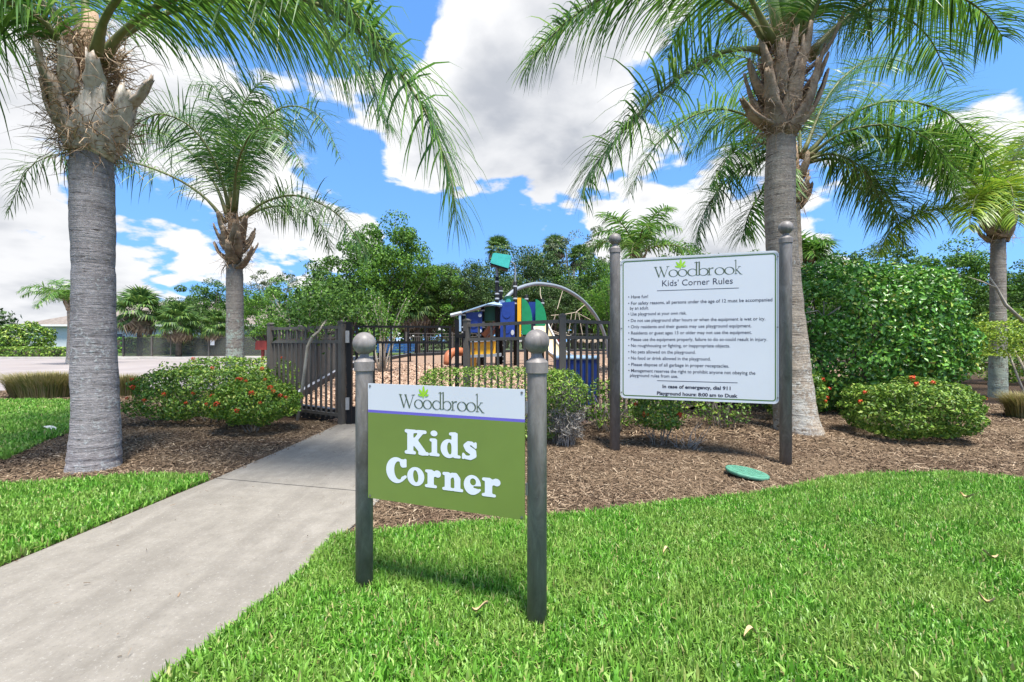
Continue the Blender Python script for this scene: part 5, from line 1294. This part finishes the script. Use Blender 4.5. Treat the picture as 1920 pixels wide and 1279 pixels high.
shrub('pointed bright green shrub in front of the far house', (-37.0, 34.5, 0), (1.9, 1.3, 2.5), 3800, .22, m_ixora, 505, 0, lump=.25)
shrub('rounded bright shrub beside the pointed one at the left edge', (-41.5, 35, 0), (1.7, 1.3, 1.7), 2600, .22, m_ixora, 506, 0, lump=.25)
# pool fence
pf = empty('pool_fence', (-21, 33.5, 0), 'long dark mesh fence with grey posts beyond the parking lot', 'fence')
mm = Mat('fence_mesh'); mm.set(Base_Color=G(.06, .065, .055), Roughness=.8)
tb = mm('ShaderNodeBsdfTransparent'); mxs = mm('ShaderNodeMixShader', {0: .62, 1: tb.outputs[0], 2: mm.b.outputs[0]}); mm.l.new(mxs.outputs[0], mm.out.inputs[0]); m_mesh = mm.m
xs_ = [-28.8, -26.7, -23.6, -21.9, -20.0, -17.9, -15.9]
xs_ = [-28.6 + 2.1 * i for i in range(9)]
for i, x in enumerate(xs_):
    obj('post', MB().box((x, 33.5, .78), (.11, .11, 1.6)), m_fence, pf)
    if i < len(xs_) - 1:
        x2 = xs_[i + 1]
        for h in (.12, 1.48): obj('rail', MB().bar((x + .06, 33.5, h), (x2 - .06, 33.5, h), .05, .05), m_fence, pf)
        obj('mesh_panel', MB().box(((x + x2) / 2, 33.5, .80), (x2 - x - .14, .012, 1.26)), m_mesh, pf)
m_paper = paint('notice_white', G(.75, .75, .74), .5, .03)
tag(obj('notice', MB().box((-22.0, 33.42, 1.15), (.30, .02, .52)), m_paper), 'white notice fixed to the far pool fence', 'notice')
ss = empty('parking_sign', (-24.3, 32.4, 0), 'small white sign on a thin pole before the pool fence', 'sign')
obj('pole', MB().tube([(-24.3, 32.4, -.1), (-24.3, 32.4, 2.2)], .035, 6), m_fence, ss); obj('plate', MB().box((-24.3, 32.34, 2.0), (.34, .02, .52)), m_paper, ss)
for i, x in enumerate((-25.7, -22.6, -19.5, -16.2)):
    mb = MB().prism([(-.95, 0), (.95, 0), (.9, .13), (-.9, .13)], .16, Matrix.Translation((x, 30.2, -.015)))
    tag(obj('wheel_stop', mb, m_kerb), 'concrete wheel stop, %s of the row before the pool fence' % ['leftmost', 'second from left', 'third from left', 'rightmost'][i], 'wheel stop', 'wheel stops')
rb = empty('red_box', (-13.4, 25, 0), 'small dark red box on a post left of the fence', 'box')
rp = P(493, 650, 25); m_redbox = paint('red_box', G(.22, .03, .02), .5, .1)
obj('post', MB().box((rp.x, 25, .35), (.12, .12, .8)), m_redbox, rb); obj('box', MB().prism([(-.3, 0), (.3, 0), (.3, .38), (.22, .5), (-.22, .5), (-.3, .38)], .4, Matrix.Translation((rp.x, 25, .72))), m_redbox, rb)

# ------------------------------------------------------------------ playground
m_blue = paint('panel_blue', G(.012, .04, .22), .35, .1); m_green = paint('panel_green', G(.01, .22, .09), .35, .08); m_dgreen = paint('panel_dark_green', G(.01, .10, .055), .4, .08)
m_teal = paint('scope_teal', G(.05, .42, .38), .4, .08); m_yel = paint('panel_yellow', G(.72, .36, .015), .4, .06); m_paleblue = paint('roof_pale_blue', G(.26, .38, .52), .5, .06)
m_grey = paint('tube_grey', G(.21, .24, .27), .4, .05); m_tan = paint('slide_tan', G(.62, .50, .30), .35, .05); m_org = paint('tunnel_orange', G(.38, .13, .06), .4, .1); m_band = paint('clamp_white', G(.42, .44, .46), .4, .05)
m_bench = paint('bench_blue', G(.02, .085, .22), .4, .08); m_rope = noise_mat('rope', G(.36, .30, .22), G(.5, .43, .33), 30, .9, .2)
DP = 19.0; zb_ = .18; ps = empty('play_tower', (0, DP, zb_), 'multicoloured play tower with teal telescope, slide and arch climber', 'playground')
Q = lambda px, py, d=DP: P(px, py, d)
for px, top, d in ((932, 520, 18.6), (939, 538, 19.4), (966, 529, 18.6), (869, 582, 18.2), (905, 574, 18.8), (987, 553, 19.8), (1017, 561, 20.2), (898, 620, 18.4), (943, 640, 20.2)):
    t = Q(px, top, d); po = obj('post', MB().lathe([(.078, zb_ - .2), (.078, t.z - .02), (.06, t.z)], (t.x, d, 0), 14).mesh('post', True), m_black, ps)
    for h in (.28, .9, 1.15):
        z = t.z - h * .8
        if z > zb_: obj('clamp', MB().lathe([(.085, z), (.088, z + .01), (.088, z + .05), (.085, z + .06)], (t.x, d, 0), 12), m_band, po)
def pprism(name, poly, d, th, mat, parent=ps):
    pts = [Q(a, b, d) for a, b in poly]
    return obj(name, MB().prism([(q.x, q.z) for q in pts], th, Matrix.Translation((0, d, 0))), mat, parent)
def arcp(cx, cy, rx, ry, a0, a1, n=10): return [(cx + rx * math.cos(math.radians(a0 + (a1 - a0) * i / n)), cy + ry * math.sin(math.radians(a0 + (a1 - a0) * i / n))) for i in range(n + 1)]
def disc(cx, cy, rx, ry, n=14): return arcp(cx, cy, rx, ry, 0, 360 - 360 / n, n - 1)
bp_ = pprism('panel', [(938, 568), (965, 566), (965, 634), (938, 634)], 18.5, .06, m_blue)
pprism('port', disc(961, 624, 3.2, 5), 18.45, .03, m_band, bp_); pprism('relief', disc(950, 588, 8, 9), 18.46, .03, m_blue, bp_); pprism('relief', disc(950, 618, 7, 8), 18.46, .03, m_blue, bp_)
bp_ = pprism('panel', [(874, 587), (904, 585), (904, 624), (874, 624)], 18.3, .06, m_blue)
pprism('relief', disc(888, 606, 8, 9), 18.25, .03, m_blue, bp_)
for cy in (592, 621): pprism('knob', disc(900, cy, 3.4, 3.2), 18.2, .1, m_band, bp_)
pprism('panel', [(909, 576), (931, 573), (931, 602), (909, 602)], 19.0, .06, m_dgreen)
pprism('panel', [(970, 559), (977, 559), (977, 632), (970, 632)], 18.5, .08, m_yel)
pprism('panel', [(978, 560)] + arcp(978, 604, 20, 44, -85, 8) + [(998, 628), (978, 628)], 18.9, .08, m_green)
pprism('panel', [(991, 567), (1004, 567), (1004, 620), (991, 620)], 19.6, .06, m_blue)
pprism('panel', [(1004, 562)] + arcp(1004, 608, 21, 46, -85, 8) + [(1026, 634), (1004, 634)], 19.3, .08, m_green)
wh = pprism('wheel', disc(953, 566, 10, 11, 18), 19.2, .05, m_dgreen); pprism('hub', disc(953, 566, 5, 5.5), 19.16, .04, m_teal, wh)
# roof: sloping double sheet
a, b, c_, d_ = Q(845, 592, 18.0), Q(862, 588, 19.6), Q(912, 570, 18.0), Q(930, 571, 19.8)
for p4 in ((a, c_, d_, b),):
    th = Vector((0, 0, .05)); v = [*p4] + [q - th for q in p4]
    obj('roof', MB().add(v, [(0, 1, 2, 3), (7, 6, 5, 4), (0, 4, 5, 1), (1, 5, 6, 2), (2, 6, 7, 3), (3, 7, 4, 0)]), m_paleblue, ps)
e1, e2 = Q(918, 571, 18.0), Q(908, 586, 17.8)
obj('roof', MB().add([c_ + Vector((.02, 0, 0)), d_ + Vector((.02, 0, 0)), Q(952, 560, 19.8), Q(940, 573, 18.2)], [(0, 3, 2, 1)]).add([c_ + Vector((.02, 0, -.05)), d_ + Vector((.02, 0, -.05)), Q(952, 560, 19.8) - Vector((0, 0, .05)), Q(940, 573, 18.2) - Vector((0, 0, .05))], [(0, 1, 2, 3)]), m_paleblue, ps)
obj('gutter', MB().tube([Q(845, 592, 18.0), Q(866, 587, 18.0)], .07, 8), m_band, ps)
pprism('fin', [(861, 590), (865, 588), (865, 622), (861, 622)], 18.1, .25, m_paleblue)
pprism('counter', [(878, 643), (929, 640), (929, 664), (878, 666)], 17.6, .6, m_yel)
pprism('counter', [(878, 668), (893, 668), (893, 688), (878, 688)], 17.6, .5, m_yel)
for x in (889, 909, 923): pprism('knob', disc(x, 656, 1.8, 2), 17.27, .06, m_redbox)
pprism('shelf', [(876, 666), (940, 663), (940, 668), (876, 671)], 17.5, .8, m_grey)
pprism('shelf', [(876, 640), (929, 637), (929, 640), (876, 643)], 17.5, .7, m_grey)
# small chute and crawl tube
obj('chute', MB().bar(Q(908, 634, 19), Q(930, 610, 19.4), .7, .1).bar(Q(906, 630, 18.7), Q(928, 606, 19.1), .08, .22), m_org, ps)
tun = [Q(838, 684, 17.5), Q(841, 668, 17.6), Q(850, 661, 17.8), Q(866, 660, 18)]
obj('crawl_tube', MB().tube(catmull(tun, 10), [.14, .15, .16, .17, .17, .17, .17, .17, .17, .17], 12).mesh('crawl_tube', True), m_org, ps)
# telescope
ta, tb_ = Q(922, 486, 18.5), Q(956, 493, 18.5)
ax = (tb_ - ta).normalized(); L_ = (tb_ - ta).length
M4 = Matrix.Translation(ta) @ Matrix(((ax.x, 0, -ax.z, 0), (0, 1, 0, 0), (ax.z, 0, ax.x, 0), (0, 0, 0, 1)))
sc_ = obj('telescope', MB().prism([(0, -.18), (.05, -.22), (L_ - .04, -.28), (L_, -.26), (L_ + .02, .20), (L_ - .06, .25), (.1, .22), (.02, .17)], .55, M4), m_teal, ps)
obj('dark_underside', MB().prism([(.0, -.27), (L_ - .02, -.35), (L_ - .02, -.285), (0, -.205)], .5, M4), m_black, sc_)  # thin black slab that makes the telescope's underside dark
obj('scope_post', MB().tube([Q(932, 500, 18.6), Q(932, 521, 18.6)], .05, 8), m_grey, ps)
obj('scope_post', MB().tube(catmull([Q(966, 530, 18.6), Q(966, 505, 18.6), Q(964, 496, 18.55), Q(956, 490, 18.5)], 10), .035, 8), m_grey, ps)
# slide
sl = [Q(1012, 612, 19), Q(1022, 634, 18.6), Q(1034, 656, 18.2), Q(1050, 672, 17.8), Q(1060, 678, 17.5)]
C_ = catmull(sl, 14); mb = MB(); v = []
for q in C_: v += [q + Vector((-.38, .0, .22)), q + Vector((-.30, .0, 0)), q + Vector((.22, .1, 0)), q + Vector((.30, .1, .22))]
obj('slide', MB().add(v, [(4 * i + k, 4 * i + k + 1, 4 * i + k + 5, 4 * i + k + 4) for i in range(13) for k in range(3)]).mesh('slide', True), m_tan, ps)
for k in (0, 3): obj('slide_edge', MB().tube([Vector(v[4 * i + k]) for i in range(14)], .035, 6), m_band, ps)
# arch climber and ropes
ar = catmull([Q(948, 560, 20), Q(965, 545, 20.4), Q(990, 535.5, 21), Q(1015, 533, 21.6), Q(1055, 541, 22.6), Q(1092, 564, 23.6), Q(1120, 598, 24.6), Q(1136, 637, 25.3), Q(1141, 668, 25.6)], 40)
obj('arch', MB().tube(ar + [ar[-1] + Vector((0, 0, -.5))], .088, 12).mesh('arch', True), m_grey, ps)
ropes = [[(1013, 535, 21.6), (1013, 552, 21.4), (1018, 572, 21)], [(1056, 543, 22.6), (1050, 562, 22.4), (1045, 580, 22.2)], [(1099, 570, 23.8), (1080, 586, 23), (1058, 590, 22.4), (1033, 592, 22)], [(1080, 586, 23), (1107, 600, 23.4)],
         [(1072, 588, 22.6), (1066, 625, 22.6)], [(1080, 587, 22.8), (1075, 625, 22.8)], [(1042, 590, 22), (1032, 618, 22)], [(1030, 618, 21.8), (1050, 626, 22), (1075, 632, 22.2), (1120, 642, 22.8)], [(1035, 624, 21.8), (1055, 630, 22), (1095, 638, 22.4)], [(1085, 590, 22.8), (1092, 628, 22.8)]]
for rp_ in ropes: obj('rope', MB().tube([Q(*q) for q in rp_], .018, 5), m_rope, ps)
for px, py in ((1088, 640), (1100, 641), (1113, 640), (1126, 638)): pprism('step', disc(px, py, 5.5, 3.2, 10), 22.6, .35, m_rope)
pprism('seat', [(1041, 637), (1055, 636), (1056, 647), (1041, 648)], 21.5, .4, m_redbox)
# bench
bd_ = empty('bench', (-5.6, 22, .2), 'blue metal park bench seen through the gate', 'bench')
bz, by, bx0, bx1 = .2, 22.0, P(706, 0, 22).x, P(777, 0, 22).x
for k in range(5): obj('slat', MB().box(((bx0 + bx1) / 2, by - .05 - .09 * k, bz + .47), (bx1 - bx0, .075, .03)), m_bench, bd_)
for k in range(5): obj('slat', MB().box(((bx0 + bx1) / 2, by + .05 + .02 * k, bz + .56 + .085 * k), (bx1 - bx0, .03, .07)), m_bench, bd_)
for x in (bx0 + .2, bx1 - .2):
    obj('leg', MB().box((x, by - .35, bz + .22), (.06, .06, .46)).box((x, by + .02, bz + .5), (.06, .05, 1.0)).box((x, by - .2, bz + .43), (.06, .42, .05)), m_black, bd_)
# trash can
tcn = empty('trash_can', (1.17, 8.4, .02), 'round blue slatted trash can with grey rim behind the fence', 'trash can')
tx, ty, tz, tr_ = 1.19, 8.4, .03, .385
sm = MB().box((0, 0, .43), (.052, .014, .78)).mesh('slat'); sm.materials.append(m_blue)
for k in range(40):
    a = 2 * math.pi * k / 40
    rot_part('slat', sm, m_blue, tcn, (tx + tr_ * math.cos(a), ty + tr_ * math.sin(a), tz), a + math.pi / 2)
for z in (.05, .42, .79): obj('hoop', MB().lathe([(tr_ - .012, z), (tr_ + .012, z + .002), (tr_ + .012, z + .04), (tr_ - .012, z + .042)], (tx, ty, tz), 32), m_blue, tcn)
obj('liner', MB().lathe([(tr_ - .03, .03), (tr_ - .03, .84)], (tx, ty, tz), 28), m_black, tcn)
obj('rim', MB().lathe([(tr_ - .02, .835), (tr_ + .035, .84), (tr_ + .04, .87), (tr_ + .02, .90), (tr_ - .12, .905), (tr_ - .13, .88)], (tx, ty, tz), 32).mesh('rim', True), m_paleblue, tcn)

# dense understorey below the far wood: nobody could count it
ru = np.random.default_rng(77); n = 36000
ux = ru.uniform(-75, 80, n); uy = 49 + ru.uniform(-1, 5, n) + 2 * np.sin(ux * .4)
hh = 5.2 + 1.2 * np.sin(ux * .55 + 1) + .8 * np.sin(ux * 1.3) + .4 * np.sin(ux * 3.1)
uz = hh * ru.random(n) ** .8; k_ = ~((ux < -20) & (ux > -60))
up_ = np.stack([ux, uy, uz + .3], 1)[k_]
tag(obj('undergrowth', leaf_mesh('undergrowth', up_, ru.normal(0, 1, up_.shape) + [0, -.8, .3], .62, .6, .6, .1, 78), m_t2), 'dense dark shrubbery at the foot of the far wood', 'undergrowth', kind='stuff')

def dry_leaf(label, px, py, depth, L, seed, mat):
    r = random.Random(seed); c = P(px, py, depth); a = r.uniform(0, 3.14); v = []; n = 7
    for i in range(n):
        t = i / (n - 1); w_ = L * .16 * math.sin(math.pi * min(.97, t + .04)); x = (t - .5) * L
        for sg in (-1, 0, 1): v.append((c.x + x * math.cos(a) - sg * w_ * math.sin(a), c.y + x * math.sin(a) + sg * w_ * math.cos(a), c.z + .012 * abs(sg) + .02 * math.sin(t * 4 + seed) + .012))
    f = [(3 * i + k, 3 * i + k + 1, 3 * i + k + 4, 3 * i + k + 3) for i in range(n - 1) for k in (0, 1)]
    tag(obj('fallen_leaf', MB().add(v, f).mesh('fallen_leaf', True), mat), label, 'leaf')
m_tanleaf = noise_mat('dry_leaf', G(.36, .24, .11), G(.60, .46, .26), 30, .8, .1); m_paleleaf = noise_mat('pale_leaf', G(.55, .55, .48), G(.7, .7, .64), 30, .7, .1)
for lb, px, py, dp, L, mt in (('long tan dry leaf lying on the grass at lower right', 1407, 1196, 1.74, .06, m_tanleaf), ('small tan leaf on the grass at the right edge', 1850, 1128, 1.98, .05, m_tanleaf), ('tan leaf near the top right edge of the lawn', 1812, 932, 3.2, .08, m_tanleaf),
                              ('dry leaf on the grass right, above the small tan leaf', 1857, 1045, 2.38, .07, m_tanleaf), ('small dry leaf on the grass right of the front sign', 1250, 1040, 2.4, .05, m_tanleaf), ('pale curled leaf on the far left lawn beside the big palm', 93, 806, 5.9, .28, m_paleleaf), ('dry leaf on the grass at the foot of the right sign post', 900, 1145, 1.9, .07, m_tanleaf)):
    dry_leaf(lb, px, py, dp, L, px, mt)

path_poly = path_L + path_R[::-1]
chips('path_debris', [(path_poly, 22, (-3, -.9, 1, 6.4), .006, .03, .006, .036, 95)], m_chip, 'small bits of bark and leaf scattered on the concrete path', 'debris')
